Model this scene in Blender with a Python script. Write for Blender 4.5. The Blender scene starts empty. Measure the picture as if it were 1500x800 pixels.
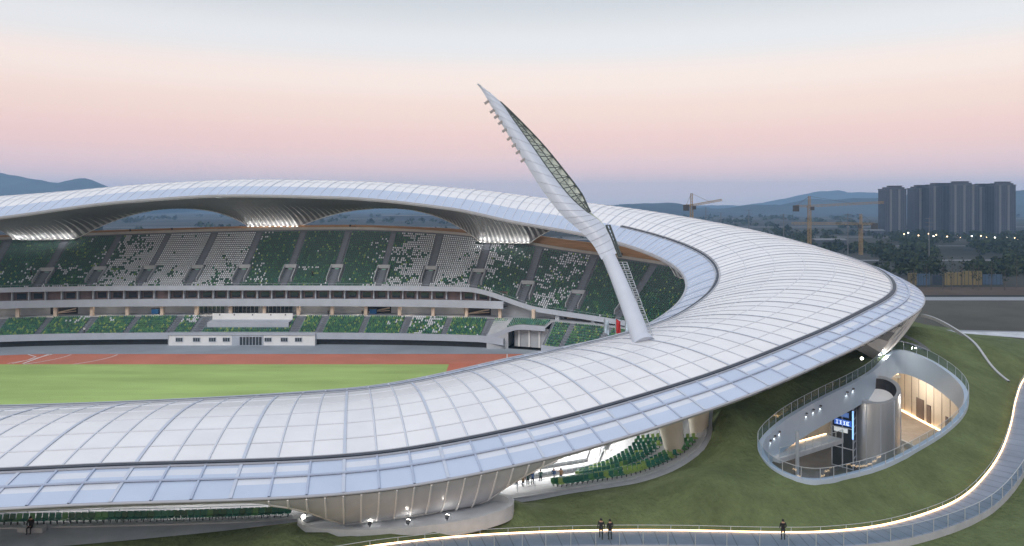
import bpy, math, random
import numpy as np
from mathutils import Vector, Matrix
from mathutils.geometry import delaunay_2d_cdt
random.seed(7); RNG = np.random.default_rng(7)
SC = bpy.context.scene
COL = SC.collection
PI = math.pi
# ------------------------------------------------------------------ survey of the place
# metres; the camera is a drone 37 m above the running track; P() turns a bearing, a dip and a distance into a point
F, YH, CZ = 1060.0, 300.0, 37.0
def P(px, py, d): return Vector(((px - 750) / F * d, d, CZ - (py - YH) / F * d))

# ------------------------------------------------------------------ mesh helpers
class MB:
    def __init__(s): s.v = []; s.f = []; s.m = []
    def quad(s, a, b, c, d, m=0):
        n = len(s.v); s.v += [tuple(a), tuple(b), tuple(c), tuple(d)]; s.f.append((n, n+1, n+2, n+3)); s.m.append(m)
    def poly(s, pts, m=0):
        n = len(s.v); s.v += [tuple(p) for p in pts]; s.f.append(tuple(range(n, n+len(pts)))); s.m.append(m)
    def grid(s, rows, m=0, closed=False, mf=None):
        n = len(s.v); R = len(rows); C = len(rows[0])
        for r in rows: s.v += [tuple(p) for p in r]
        for i in range(R-1):
            for j in range(C if closed else C-1):
                k = (j+1) % C
                s.f.append((n+i*C+j, n+i*C+k, n+(i+1)*C+k, n+(i+1)*C+j)); s.m.append(mf(i, j) if mf else m)
    def box(s, c, size, rz=0, m=0, tilt=None):
        c = Vector(c); hx, hy, hz = size[0]/2, size[1]/2, size[2]/2
        R = Matrix.Rotation(rz, 3, 'Z')
        if tilt is not None: R = tilt
        s.hexa([c + R @ Vector((x*hx, y*hy, z*hz)) for z in (-1, 1) for x, y in ((-1,-1),(1,-1),(1,1),(-1,1))], m)
    def hexa(s, p, m=0):
        n = len(s.v); s.v += [tuple(q) for q in p]
        for f in ((3,2,1,0),(4,5,6,7),(0,1,5,4),(1,2,6,5),(2,3,7,6),(3,0,4,7)):
            s.f.append(tuple(n+i for i in f)); s.m.append(m)
    def bar(s, a, b, w, m=0, h=None, n=4):
        a = Vector(a); b = Vector(b); d = b-a
        if d.length < 1e-6: return
        d.normalize(); u = d.cross(Vector((0,0,1)))
        if u.length < 1e-3: u = Vector((1,0,0))
        u.normalize(); v = d.cross(u); h = h or w
        if n == 4:
            s.hexa([q + u*x*w/2 + v*y*h/2 for q in (a, b) for x, y in ((-1,-1),(1,-1),(1,1),(-1,1))], m)
        else: s.tube([a, b], w/2, n, m)
    def tube(s, pts, r, n=6, m=0, closed=False, cap=True):
        pts = [Vector(p) for p in pts]; N = len(pts)
        rr = r if isinstance(r, (list, tuple)) else [r]*N
        rows = []
        for i in range(N):
            if closed: d = pts[(i+1) % N]-pts[i-1]
            else: d = pts[min(i+1, N-1)]-pts[max(i-1, 0)]
            d.normalize(); u = d.cross(Vector((0,0,1)))
            if u.length < 1e-3: u = Vector((1,0,0))
            u.normalize(); v = d.cross(u)
            rows.append([pts[i] + (u*math.cos(2*PI*k/n) + v*math.sin(2*PI*k/n))*rr[i] for k in range(n)])
        if closed: rows.append(rows[0])
        s.grid(rows, m, closed=True)
        if cap and not closed: s.poly(rows[0][::-1], m); s.poly(rows[-1], m)
    def build(s, name, mats, parent=None, smooth=False, loc=None):
        o3 = Vector((0,0,0))
        if parent is not None:
            q = parent
            while q is not None: o3 += q.location; q = q.parent
        if loc is not None: loc = Vector(loc); base = loc
        else: base = o3
        me = bpy.data.meshes.new(name)
        me.from_pydata([(v[0]-base[0], v[1]-base[1], v[2]-base[2]) for v in s.v], [], s.f)
        for mm in (mats if isinstance(mats, (list, tuple)) else [mats]): me.materials.append(mm)
        me.polygons.foreach_set('material_index', s.m)
        if smooth: me.polygons.foreach_set('use_smooth', [True]*len(s.f))
        me.update()
        o = bpy.data.objects.new(name, me); COL.objects.link(o)
        if parent is not None: o.parent = parent; o.location = base - o3
        else: o.location = base
        return o
def tag(o, label, cat, group=None):
    o['label'] = label; o['category'] = cat
    if group: o['group'] = group
    return o
def thing(name, loc, label, cat, group=None):
    o = bpy.data.objects.new(name, None); COL.objects.link(o); o.location = loc; o.empty_display_size = 1
    return tag(o, label, cat, group)
def struct(o, kind='structure'): o['kind'] = kind; return o
def copy_tree(root):
    r = root.copy(); COL.objects.link(r)
    for ch in root.children:
        c = ch.copy(); COL.objects.link(c); c.parent = r
        for g in ch.children:
            e = g.copy(); COL.objects.link(e); e.parent = c
    return r

# ------------------------------------------------------------------ materials
def M(name, col, rough=.6, var=.12, scale=.6, bump=0., metal=0., emit=0., spec=.4, stretch=None, bscale=None, col2=None, detail=4., ecol=None):
    m = bpy.data.materials.new(name); m.use_nodes = True
    nt = m.node_tree; bs = nt.nodes['Principled BSDF']; L = nt.links.new
    bs.inputs['Roughness'].default_value = rough; bs.inputs['Metallic'].default_value = metal
    bs.inputs['Specular IOR Level'].default_value = spec
    geo = nt.nodes.new('ShaderNodeNewGeometry'); src = geo.outputs['Position']
    if stretch:
        mp = nt.nodes.new('ShaderNodeMapping'); mp.inputs['Scale'].default_value = stretch; L(src, mp.inputs['Vector']); src = mp.outputs['Vector']
    nz = nt.nodes.new('ShaderNodeTexNoise'); nz.inputs['Scale'].default_value = scale; nz.inputs['Detail'].default_value = detail
    nz.inputs['Roughness'].default_value = .78 if detail > 8.5 else .6
    L(src, nz.inputs['Vector'])
    rp = nt.nodes.new('ShaderNodeValToRGB'); rp.color_ramp.elements[0].position = .3; rp.color_ramp.elements[1].position = .7
    c1 = [c*(1-var) for c in col]; c2 = [min(1, c*(1+var)) for c in col] if col2 is None else col2
    rp.color_ramp.elements[0].color = (*c1, 1); rp.color_ramp.elements[1].color = (*c2, 1)
    L(nz.outputs['Fac'], rp.inputs['Fac']); L(rp.outputs['Color'], bs.inputs['Base Color'])
    if bump:
        nb = nt.nodes.new('ShaderNodeTexNoise'); nb.inputs['Scale'].default_value = bscale or scale*6; nb.inputs['Detail'].default_value = 5
        L(geo.outputs['Position'], nb.inputs['Vector'])
        bp = nt.nodes.new('ShaderNodeBump'); bp.inputs['Strength'].default_value = bump; bp.inputs['Distance'].default_value = .3
        L(nb.outputs['Fac'], bp.inputs['Height']); L(bp.outputs['Normal'], bs.inputs['Normal'])
    if emit:
        bs.inputs['Emission Color'].default_value = (*(ecol or col), 1); bs.inputs['Emission Strength'].default_value = emit
    return m
mt = {}
mt['mem'] = M('roof_membrane_white', (.73,.735,.745), .24, .05, .25, spec=.5)
mt['mem2'] = M('roof_membrane_soft', (.705,.715,.735), .24, .05, .25, spec=.5)
mt['skirt'] = M('roof_skirt_blue_white', (.45,.525,.655), .3, .05, .2, spec=.5)
mt['skirt2'] = M('roof_skirt_pale_panel', (.60,.64,.70), .3, .05, .3, spec=.5)
mt['rib'] = M('roof_rib_blue_grey', (.47,.52,.61), .4, .05, .5)
mt['minor'] = M('roof_minor_rib', (.57,.61,.68), .4, .05, .5)
mt['purlin'] = M('roof_purlin', (.655,.675,.715), .4, .05, .5)
mt['gutter'] = M('gutter_dark', (.035,.045,.065), .5, .2, 1)
mt['edge'] = M('edge_tube_grey', (.36,.38,.42), .4, .08, .5)
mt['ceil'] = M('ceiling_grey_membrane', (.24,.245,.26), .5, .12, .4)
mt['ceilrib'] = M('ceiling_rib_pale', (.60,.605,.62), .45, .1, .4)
mt['cone'] = M('cone_grey_membrane', (.56,.58,.62), .22, .14, .25)
mt['conerib'] = M('cone_rib_white', (.78,.78,.78), .4, .05, 1)
mt['conc'] = M('concrete_blue_grey', (.20,.225,.26), .75, .12, .8)
mt['concl'] = M('concrete_light', (.42,.44,.47), .7, .1, .5)
mt['white'] = M('white_plaster', (.72,.73,.74), .6, .05, .4)
mt['band'] = M('fascia_band_grey', (.40,.44,.51), .5, .08, .3)
mt['wall'] = M('concourse_wall_grey', (.42,.45,.49), .6, .1, .4)
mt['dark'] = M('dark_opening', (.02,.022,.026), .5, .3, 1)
mt['glass'] = M('dark_window_glass', (.03,.04,.05), .08, .2, 1, spec=.8)
mt['boxred'] = M('box_back_red_brown', (.15,.105,.10), .6, .5, .35, stretch=(1,1,.1))
mt['colm'] = M('warm_column', (.62,.50,.40), .6, .06, 1)
mt['wood'] = M('timber_band', (.34,.19,.09), .55, .25, .5, stretch=(.3,.3,4))
mt['parapet'] = M('parapet_beige', (.36,.34,.32), .6, .1, .5)
mt['sg0'] = M('seat_dark_green', (.040,.125,.078), .45, .25, .5)
mt['sg1'] = M('seat_green', (.085,.25,.10), .45, .25, .5)
mt['sg2'] = M('seat_lime', (.27,.40,.11), .45, .2, .5)
mt['sg3'] = M('seat_white', (.69,.735,.78), .45, .1, .5)
mt['sg4'] = M('seat_teal', (.028,.155,.11), .45, .25, .5)
mt['track'] = M('track_red', (.56,.175,.105), .75, .12, .12)
mt['line'] = M('line_white', (.75,.75,.75), .7, .05, 1)
mt['apron'] = M('apron_grey_blue', (.30,.345,.40), .75, .12, .1)
mt['pitch'] = M('pitch_grass', (.37,.50,.17), .9, .16, .07, bump=.5, bscale=5, stretch=(.5,2.4,1), spec=.1)
mt['grass'] = M('hill_grass', (.108,.136,.062), .95, .36, .2, bump=1., bscale=2.2, spec=.08, detail=9)
mt['walk'] = M('walkway_stone', (.36,.385,.43), .5, .15, .5)
mt['kerb'] = M('kerb_pale_concrete', (.40,.42,.44), .6, .1, 1)
mt['path'] = M('path_blue_grey', (.20,.235,.29), .6, .14, .4)
mt['railw'] = M('rail_pale_metal', (.40,.44,.47), .35, .05, 1, metal=.2)
mt['raild'] = M('rail_dark_metal', (.07,.075,.085), .4, .1, 1)
mt['led'] = M('warm_led_strip', (1,.72,.42), .5, 0, 1, emit=4.0, ecol=(1,.62,.32))
mt['ledw'] = M('white_flood_lamp', (1,.95,.88), .5, 0, 1, emit=12.0, ecol=(1,.94,.84))
mt['upl'] = M('uplight_lens', (1,.97,.92), .5, 0, 1, emit=1.6, ecol=(1,.96,.9))
mt['lampw'] = M('street_lamp_glow', (1,.72,.42), .5, 0, 1, emit=8.0, ecol=(1,.68,.36))
mt['lampc'] = M('street_lamp_white', (1,1,1), .5, 0, 1, emit=10.0, ecol=(1,.95,.9))
mt['fascia'] = M('courtyard_fascia', (.36,.44,.53), .4, .06, .2)
mt['beige'] = M('courtyard_warm_wall', (.60,.54,.46), .65, .08, .4)
mt['floor'] = M('courtyard_paving', (.34,.29,.25), .6, .15, .6)
mt['floord'] = M('courtyard_dark_floor', (.07,.075,.085), .5, .2, .6)
mt['steel'] = M('brushed_steel', (.52,.55,.58), .36, .08, .5, metal=.6, stretch=(3,3,.15))
mt['mast'] = M('mast_white_cladding', (.50,.545,.62), .4, .05, .3)
mt['mastin'] = M('mast_inner_cladding', (.50,.56,.50), .5, .15, .4)
mt['lat'] = M('mast_lattice', (.06,.075,.07), .5, .15, 1)
mt['lamp'] = M('floodlight_body', (.30,.29,.28), .4, .1, 2)
mt['tower'] = M('tower_facade', (.055,.068,.092), .6, .1, .05)
mt['towerl'] = M('tower_pale_strip', (.12,.128,.14), .6, .1, .05)
mt['towerw'] = M('tower_window', (.045,.055,.075), .2, .3, .2, spec=.6)
mt['crane'] = M('crane_yellow', (.30,.21,.10), .5, .15, .5)
mt['craned'] = M('crane_dark', (.05,.05,.05), .5, .15, .5)
mt['leaf'] = M('wood_foliage', (.04,.055,.026), .9, .35, .02, spec=.1)
mt['leafd'] = M('wood_foliage_dark', (.024,.036,.022), .9, .35, .02, spec=.1)
mt['bark'] = M('bark_grey', (.08,.07,.06), .9, .2, 1)
mt['ground'] = M('far_fields', (.034,.044,.040), .95, .5, .006, spec=.05, col2=(.072,.072,.066), detail=8)
mt['earth'] = M('bare_earth', (.085,.066,.054), .95, .25, .04, bump=.3, bscale=.8, spec=.05)
mt['field'] = M('dry_field', (.085,.083,.072), .95, .25, .03, bump=.3, bscale=.6, spec=.05, detail=8)
mt['road'] = M('pale_road', (.22,.24,.27), .7, .1, .1)
mt['mtn'] = M('mountain', (.065,.085,.10), 1., .25, .003, spec=.0)
mt['hoardb'] = M('hoarding_blue', (.05,.09,.15), .5, .2, .1)
mt['hoardy'] = M('hoarding_yellow', (.17,.14,.065), .5, .15, .1)
mt['hoardd'] = M('hoarding_dark', (.03,.045,.07), .5, .2, .1)
mt['screen'] = M('screen_blue', (.02,.08,.4), .3, .2, 1, emit=.5, ecol=(.05,.16,.6))
mt['screenw'] = M('screen_white', (.8,.9,1), .3, 0, 1, emit=.8)
mt['coatk'] = M('coat_black', (.012,.012,.014), .7, .2, 3)
mt['coatb'] = M('coat_blue', (.05,.10,.22), .7, .2, 3)
mt['coatg'] = M('coat_green', (.03,.08,.07), .7, .2, 3)
mt['coato'] = M('coat_orange', (.50,.16,.07), .7, .2, 3)
mt['coatt'] = M('coat_tan', (.36,.21,.11), .7, .2, 3)
mt['coatw'] = M('shirt_white', (.6,.6,.6), .7, .1, 3)
mt['trous'] = M('trousers_dark', (.02,.022,.028), .8, .2, 3)
mt['skin'] = M('skin', (.42,.25,.17), .6, .05, 3)
mt['hair'] = M('hair_black', (.01,.009,.008), .5, .2, 3)
mt['flagb'] = M('flag_blue_white', (.45,.55,.65), .7, .4, .8)
mt['flagr'] = M('flag_red', (.45,.02,.02), .7, .1, 1)
mt['flagy'] = M('flag_star_yellow', (.7,.5,.02), .7, .05, 1)
mt['bin'] = M('blue_bin', (.02,.13,.35), .5, .1, 1)
mt['rubber'] = M('shoe', (.015,.015,.015), .6, .1, 3)
# clear glass (balustrades)
def glassmat(name, tint, alpha):
    m = bpy.data.materials.new(name); m.use_nodes = True; nt = m.node_tree
    out = nt.nodes['Material Output']; nt.nodes.remove(nt.nodes['Principled BSDF'])
    tr = nt.nodes.new('ShaderNodeBsdfTransparent'); gl = nt.nodes.new('ShaderNodeBsdfGlossy'); mx = nt.nodes.new('ShaderNodeMixShader')
    tr.inputs[0].default_value = (*tint, 1); gl.inputs['Roughness'].default_value = .05; gl.inputs[0].default_value = (.7,.8,.9,1)
    mx.inputs[0].default_value = alpha
    nt.links.new(tr.outputs[0], mx.inputs[1]); nt.links.new(gl.outputs[0], mx.inputs[2]); nt.links.new(mx.outputs[0], out.inputs[0])
    return m
mt['pane'] = glassmat('balustrade_glass', (.80,.87,.93), .14)

# ------------------------------------------------------------------ curves of the stadium
def smooth_curve(xs, ys, per=None):
    xs = np.array(xs, float); ys = np.array(ys, float)
    if per:
        xs = np.concatenate([xs-per, xs, xs+per]); ys = np.concatenate([ys, ys, ys])
    # monotone-ish cubic (Fritsch-Carlson slopes)
    h = np.diff(xs); dl = np.diff(ys)/h; mm = np.zeros_like(xs); mm[1:-1] = np.where(dl[:-1]*dl[1:] > 0, 2*dl[:-1]*dl[1:]/(dl[:-1]+dl[1:]+1e-12), 0); mm[0] = dl[0]; mm[-1] = dl[-1]
    def f(x):
        x = np.asarray(x, float)
        if per: x = (x - xs[len(xs)//3]) % per + xs[len(xs)//3]
        x = np.clip(x, xs[0], xs[-1])
        i = np.clip(np.searchsorted(xs, x)-1, 0, len(h)-1); t = (x-xs[i])/h[i]
        return (2*t**3-3*t**2+1)*ys[i] + (t**3-2*t**2+t)*h[i]*mm[i] + (-2*t**3+3*t**2)*ys[i+1] + (t**3-t**2)*h[i]*mm[i+1]
    return f
Oz = smooth_curve([-90,-75,-65,-60,-50,-40,-30,-22,-10,0,20,40,60,90,120,150,180,210,240],
                  [15.5,15.3,14.3,14.9,17.5,20.4,22.2,22.6,23.4,24.5,27.5,31.2,34.3,36.8,34.5,29,25,20.5,16], 360)
Iz = smooth_curve([-90,-72,-60,-45,-28,-20,-10,0,10,30,45,57,75,90,105,123,150,180,210,240],
                  [14.8,14.9,15.0,17.2,18.8,20.3,22.4,24.5,26.4,30.3,33,36.3,39.0,39.5,38,33.8,29,24.5,19,15.5], 360)
Bul = smooth_curve([-90,-60,-40,-20,0,30,60,90,120,150,180,220,250],
                   [1.9,1.9,2.6,4.0,4.8,5.4,5.8,6.0,5.8,5.2,4.6,2.5,1.7], 360)
def O_plan(t): r = math.radians(t); return (-71+142*math.cos(r), 141+92*math.sin(r))
def I_plan(t): r = math.radians(t); return (-71+102*math.cos(r), 132+53*math.sin(r))
def t_in(t):
    s = math.sin(math.radians(2*t)); return t - 9.5*math.copysign(abs(s)**1.4, s)
_ts = np.linspace(-180, 180, 2881)
_mid = []
for t in _ts:
    o = O_plan(t); i = I_plan(t_in(t)); _mid.append((i[0]*.25+o[0]*.75, i[1]*.25+o[1]*.75))
_mid = np.array(_mid); _al = np.concatenate([[0], np.cumsum(np.hypot(*np.diff(_mid, axis=0).T))]); ROOF_LEN = _al[-1]
_al /= ROOF_LEN
def t_of_u(u): return float(np.interp(u % 1.0, _al, _ts))
NB = 84
def u_of_t(t): return float(np.interp(((t+180) % 360)-180, _ts, _al))
_cache = {}
def roof_sec(u):
    k = round(u % 1.0, 7)
    if k not in _cache:
        t = t_of_u(u); ti = t_in(t); i = I_plan(ti); o = O_plan(t)
        _cache[k] = (i[0], i[1], float(Iz(ti)), o[0], o[1], float(Oz(t)), float(Bul(t)), t)
    return _cache[k]
S2f = smooth_curve([-90,-60,-40,-20,0,30,90,150,180,220], [.835,.835,.855,.885,.885,.87,.86,.87,.88,.86], 360)
def roof(u, s, lift=0.):
    ix, iy, iz, ox, oy, oz, b, t = roof_sec(u)
    k2 = float(S2f(t))
    if s > .87: s = k2+(s-.87)*(1-k2)/.13
    elif s > .14: s = .14+(s-.14)*(k2-.14)/.73
    z = iz+(oz-iz)*s + b*max(0, math.sin(PI*min(max(s,0),1)))**.9 + lift
    return Vector((ix+(ox-ix)*s, iy+(oy-iy)*s, z))
S1, S2 = .14, .87

# ---- roof
roof_t = thing('stadium_roof', (-71, 136, 0), 'white membrane stadium roof sweeping in an open ring with dark seams and ribs', 'roof')
NC = NB*6
us = [j/NC for j in range(NC)]
def pillow(j): return .0*abs(math.sin(PI*(j % 2)/2))
def sheet(name, svals, mats, mf=None, lift0=0.):
    mb = MB(); rows = []
    for s in svals: rows.append([roof(us[j], s, pillow(j)+lift0) for j in range(NC)])
    mb.grid(rows, 0, True, mf); return mb
pur = [.14, .26, .385, .51, .635, .755, .87]
hs = [RNG.random() for _ in range(4000)]
svals = []
for a, b in zip(pur[:-1], pur[1:]): svals += [a+(b-a)*k/3 for k in range(3)]
svals.append(S2)
mbt = sheet('roof', svals, None, lambda i, j: 1 if hs[(i//3)*257 + j//2] < .3 else 0)
def ribbon(mb, pts, w, h, m, closed=False):
    # raised batten that follows a line on the roof surface
    N = len(pts); rows = []
    for i in range(N):
        d = (pts[(i+1) % N]-pts[i-1]) if closed else (pts[min(i+1,N-1)]-pts[max(i-1,0)])
        d.normalize(); sd = d.cross(Vector((0,0,1))); sd.normalize()
        if abs(d.z) > .9: sd = Vector((1,0,0))
        p = pts[i]; up = Vector((0,0,h))
        rows.append([p - sd*w/2 - up*.6, p - sd*w/2 + up, p + sd*w/2 + up, p + sd*w/2 - up*.6])
    if closed: rows.append(rows[0])
    mb.grid(rows, m)
for k in range(NB*3):
    if k % 3 == 0: continue
    ribbon(mbt, [roof(k/(NB*3), s, .03) for s in np.linspace(S1, S2, 19)], .17, .02, 2)
for s in pur[1:-1]:
    ribbon(mbt, [roof(u, s, .02) for u in us], .14, .02, 3, True)
mbt.build('roof_membrane', [mt['mem'], mt['mem2'], mt['minor'], mt['purlin']], roof_t, smooth=True)
mbs = sheet('skirt', list(np.linspace(S2, 1.0, 7)), None, lambda i, j: 1 if (i in (1, 3) and hs[1500+i*300+j//2] < .62) else 0)
for k in range(NB*3):
    if k % 3: ribbon(mbs, [roof(k/(NB*3), s, .03) for s in np.linspace(S2, 1, 6)], .16, .08, 2)
ribbon(mbs, [roof(u, .935, .1) for u in us], .25, .06, 2, True)
mbs.build('outer_skirt', [mt['skirt'], mt['skirt2'], M('skirt_rib_blue', (.37,.43,.55), .4, .05, .5)], roof_t)
mbi = sheet('iskirt', list(np.linspace(0, S1, 5)), None)
for k in range(NB*3):
    if k % 3: ribbon(mbi, [roof(k/(NB*3), s, .03) for s in np.linspace(0, S1, 5)], .16, .07, 1)
mbi.build('inner_skirt', [M('inner_skirt_pale_blue', (.42,.495,.63), .33, .05, .2), mt['minor']], roof_t)
for s, w in ((S1, .36), (S2, .44)):
    g = MB()
    gu = us if s == S2 else [j/NC for j in range(int(u_of_t(146)*NC), NC+1)]+[j/NC for j in range(1, int(u_of_t(36)*NC))]
    gc = s == S2
    ribbon(g, [roof(u, s, .1) for u in gu], w, .07, 0, gc)
    ribbon(g, [roof(u, s-.010, .08) for u in gu], .12, .08, 1, gc); ribbon(g, [roof(u, s+.010, .08) for u in gu], .12, .08, 1, gc)
    g.build('gutter', [mt['gutter'], mt['edge']], roof_t)
for k in range(NB):
    g = MB(); ribbon(g, [roof(k/NB, s, .05) for s in np.linspace(0, 1, 22)], .26, .03, 0)
    g.build('rib', mt['rib'], roof_t)
g = MB(); g.tube([roof(u, 1.0, -.08) for u in us], .13, 6, 0, True); g.build('edge_tube', mt['edge'], roof_t, True)
g = MB()
ribbon(g, [roof(u, 0, -.15) for u in us], .35, .3, 0, True)
rows = [[roof(u, 0, -.1) for u in us], [roof(u, .0, -.6) for u in us], [roof(u, .03, -.75) for u in us]]
g.grid(rows, 0, True); g.build('inner_edge_beam', mt['edge'], roof_t)

# ---- ceiling and support cones
CONES = [(-92, 8.9), (-63.5, 9.9), (-27, 15.7), (0, 16.5), (30, 18), (60.5, 25.6), (91.5, 30.0), (119, 26.6), (150, 19), (180, 16), (210, 12), (239, 9.5)]
cu = [(u_of_t(t), z) for t, z in CONES]
def near_cone(u):
    best = None
    for k, (c, z) in enumerate(cu):
        d = ((u-c+.5) % 1.0 - .5)*ROOF_LEN
        if best is None or abs(d) < abs(best[1]): best = (k, d, z)
    return best
cs = sorted(c for c, _ in cu)
def span_half(u, k):
    c = cu[k][0]; d = ((u-c+.5) % 1)-.5
    others = [(((o-c+.5) % 1)-.5) for o, _ in cu if o != c]
    others = [abs(o) for o in others if (o > 0) == (d > 0)]
    return min(others)*ROOF_LEN/2
HWS = [6.0, 6.0, 2.0]+[7.5]*9
CEXP = [2.2, 2.7, 2.]+[2.3]*9
SPAN = {0: 12., 1: 8.5, 2: 4.}
def drape(u):
    k, d, z = near_cone(u); h = span_half(u, k)
    if k in SPAN: h = HWS[k]+SPAN[k]
    v = min(1, max(0, (abs(d)-HWS[k])/(h-HWS[k])))
    return k, d, z, (1-v)**CEXP[k]
def L_pt(u):
    k, d, z, w = drape(u)
    sL = .995-(.145 if k == 2 else .115)*w
    zo = roof(u, 1.0).z-.4
    p = roof(u, sL); zz = zo*(1-w)+z*w if z < zo else zo
    return Vector((p.x, p.y, zz)), w, k, d
def inner_sheet(u, x, pl):
    Lp, w, k, d = L_pt(u); I = roof(u, .03, -.8)
    p = I.lerp(Lp, x)
    base = roof(u, 1.0).z-.4
    zz = I.z+(base-I.z)*x*.96+(Lp.z-base)*(x**3.0)
    return Vector((p.x, p.y, zz+pl*(.45 if x < .9 else .45*(1-x)*10)))
NCC = NB*12
ucc = [j/NCC for j in range(NCC)]
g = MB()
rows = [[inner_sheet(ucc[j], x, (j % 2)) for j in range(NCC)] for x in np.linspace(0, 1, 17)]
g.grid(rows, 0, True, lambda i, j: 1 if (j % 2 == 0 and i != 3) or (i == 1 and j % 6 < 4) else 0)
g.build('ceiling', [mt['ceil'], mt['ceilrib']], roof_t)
for k in range(len(CONES)):
    g = MB(); cols = [j for j in range(NB*6+1)]
    js = []
    for j in range(-40, 41):
        u = (round(cu[k][0]*NB*6)+j)/(NB*6)
        if near_cone(u)[0] == k: js.append(u)
    def osheet(u, x, lift=0):
        Lp = L_pt(u)[0]; Op = roof(u, .998, -.3); w = L_pt(u)[1]
        p = Lp.lerp(Op, x**.8); p.z = Lp.z+(Op.z-Lp.z)*x**1.15
        out = (Vector((Op.x, Op.y, 0))-Vector((Lp.x, Lp.y, 0)))
        if out.length > 1e-6: out.normalize()
        return p+out*lift
    g.grid([[osheet(u, x) for u in js] for x in np.linspace(0, 1, 9)], 0)
    for u in js[1:-1]:
        if L_pt(u)[1] > .08: g.tube([osheet(u, x, .06) for x in np.linspace(0, 1, 9)], .085, 5, 1)
    # lower rim of the drape
    g.tube([L_pt(u)[0] for u in js if L_pt(u)[1] > .03], .13, 5, 1)
    g.build('support_cone', [mt['cone'], mt['conerib']], roof_t, True)

# ------------------------------------------------------------------ bowl frame: far and side grandstands
N3 = 3.0
def sup(phi, a, b, n): c = math.cos(phi); s = math.sin(phi); return (-71+a*math.copysign(abs(c)**(2/n), c), 131+b*math.copysign(abs(s)**(2/n), s))
_ph = np.concatenate([np.linspace(PI, PI/2, 1500), np.linspace(PI/2, 0, 1500)[1:]])
_ph = np.linspace(PI, 0, 6001)
_B = np.array([sup(p, 115, 71, N3) for p in _ph])
_Bl = np.concatenate([[0], np.cumsum(np.hypot(*np.diff(_B, axis=0).T))]); _Bl -= np.interp(-71, _B[:,0], _Bl)
_lu = np.linspace(_Bl[0], _Bl[-1], 1401)
_Bx = np.interp(_lu, _Bl, _B[:,0]); _By = np.interp(_lu, _Bl, _B[:,1])
_tx = np.gradient(_Bx, _lu); _ty = np.gradient(_By, _lu); _tl = np.hypot(_tx, _ty); _nx = -_ty/_tl; _ny = _tx/_tl
def _sm(a):
    k = np.ones(15)/15; return np.convolve(np.pad(a, 7, 'edge'), k, 'valid')
_nx = _sm(_nx); _ny = _sm(_ny)
LMIN, LMAX = float(_lu[0]), float(_lu[-1])
def bowl(l, o, z): return Vector((float(np.interp(l, _lu, _Bx)+o*np.interp(l, _lu, _nx)), float(np.interp(l, _lu, _By)+o*np.interp(l, _lu, _ny)), z))
def bowl_rot(l): return math.atan2(float(np.interp(l, _lu, -_nx)), float(np.interp(l, _lu, _ny)))  # heading of the row direction
Bz = smooth_curve([LMIN, -130, -100, -76, 58, 80, 102, 130, LMAX], [7, 8, 12.5, 13.5, 13.5, 8.5, 7.1, 6.4, 6.0])
Rz = smooth_curve([LMIN, -120, -75, -40, 0, 20, 45, 62, 80, 105, 128, LMAX], [15.5, 20, 26.6, 28.2, 29.2, 29.4, 28.4, 26.6, 23.6, 20.2, 16.4, 15.2])
DEPTH = 21.0
NR = 28
def row_z(l, k):  # tread height of row k in the upper stand
    x = k/NR; b = float(Bz(l)); r = float(Rz(l))-.6
    return b+(r-b)*(x*.82+.18*x*x)
up_t = thing('upper_grandstand', (-71, 212, 0), 'upper far grandstand tier with grey stairways and dark exit boxes under a timber rim', 'grandstand')
ls = np.linspace(LMIN+1, LMAX-1, 260)
g = MB()
rows = []
for k in range(NR):
    o0 = DEPTH*k/NR
    rows.append([bowl(l, o0, row_z(l, k)) for l in ls]); rows.append([bowl(l, o0+DEPTH/NR, row_z(l, k)) for l in ls])
rows.append([bowl(l, DEPTH, float(Rz(l))) for l in ls])
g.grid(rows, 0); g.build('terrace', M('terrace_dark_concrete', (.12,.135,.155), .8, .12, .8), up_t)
# front fascia, soffit
g = MB()
g.grid([[bowl(l, .02, row_z(l, 0)+.95) for l in ls], [bowl(l, -.25, row_z(l, 0)+.95) for l in ls], [bowl(l, -.3, row_z(l, 0)-.35) for l in ls], [bowl(l, 4, row_z(l, 0)-.4) for l in ls], [bowl(l, 16, row_z(l, 0)+2) for l in ls]], 0)
g.build('front_parapet', mt['band'], up_t)
g = MB()
pts = [bowl(l, -.1, row_z(l, 0)+1.5) for l in ls]; g.tube(pts, .035, 4)
for l in np.arange(LMIN+2, LMAX-2, 2.2): g.bar(bowl(l, -.1, row_z(l, 0)+.9), bowl(l, -.1, row_z(l, 0)+1.5), .05)
g.build('railing', mt['railw'], up_t)
# rear parapet and timber rim
Wh = smooth_curve([LMIN, -80, 30, 55, 75, 130, LMAX], [2.0, .55, .55, .9, 2.1, 2.5, 2.5])
g = MB()
g.grid([[bowl(l, DEPTH+.02, float(Rz(l))-.6) for l in ls], [bowl(l, DEPTH+.02, float(Rz(l))+.75) for l in ls], [bowl(l, DEPTH+.4, float(Rz(l))+.75) for l in ls], [bowl(l, DEPTH+.4, float(Rz(l))-.1) for l in ls], [bowl(l, DEPTH+7, float(Rz(l))-.1) for l in ls]], 0)
g.build('rear_parapet', mt['parapet'], up_t)
g = MB()
g.grid([[bowl(l, DEPTH+3.2, float(Rz(l))-.1) for l in ls], [bowl(l, DEPTH+3.4, float(Rz(l))+.75+float(Wh(l))) for l in ls], [bowl(l, DEPTH+4.0, float(Rz(l))+.78+float(Wh(l))) for l in ls], [bowl(l, DEPTH+4.0, float(Rz(l))-.1) for l in ls]], 0)
g.build('timber_band', mt['wood'], up_t)
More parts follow.
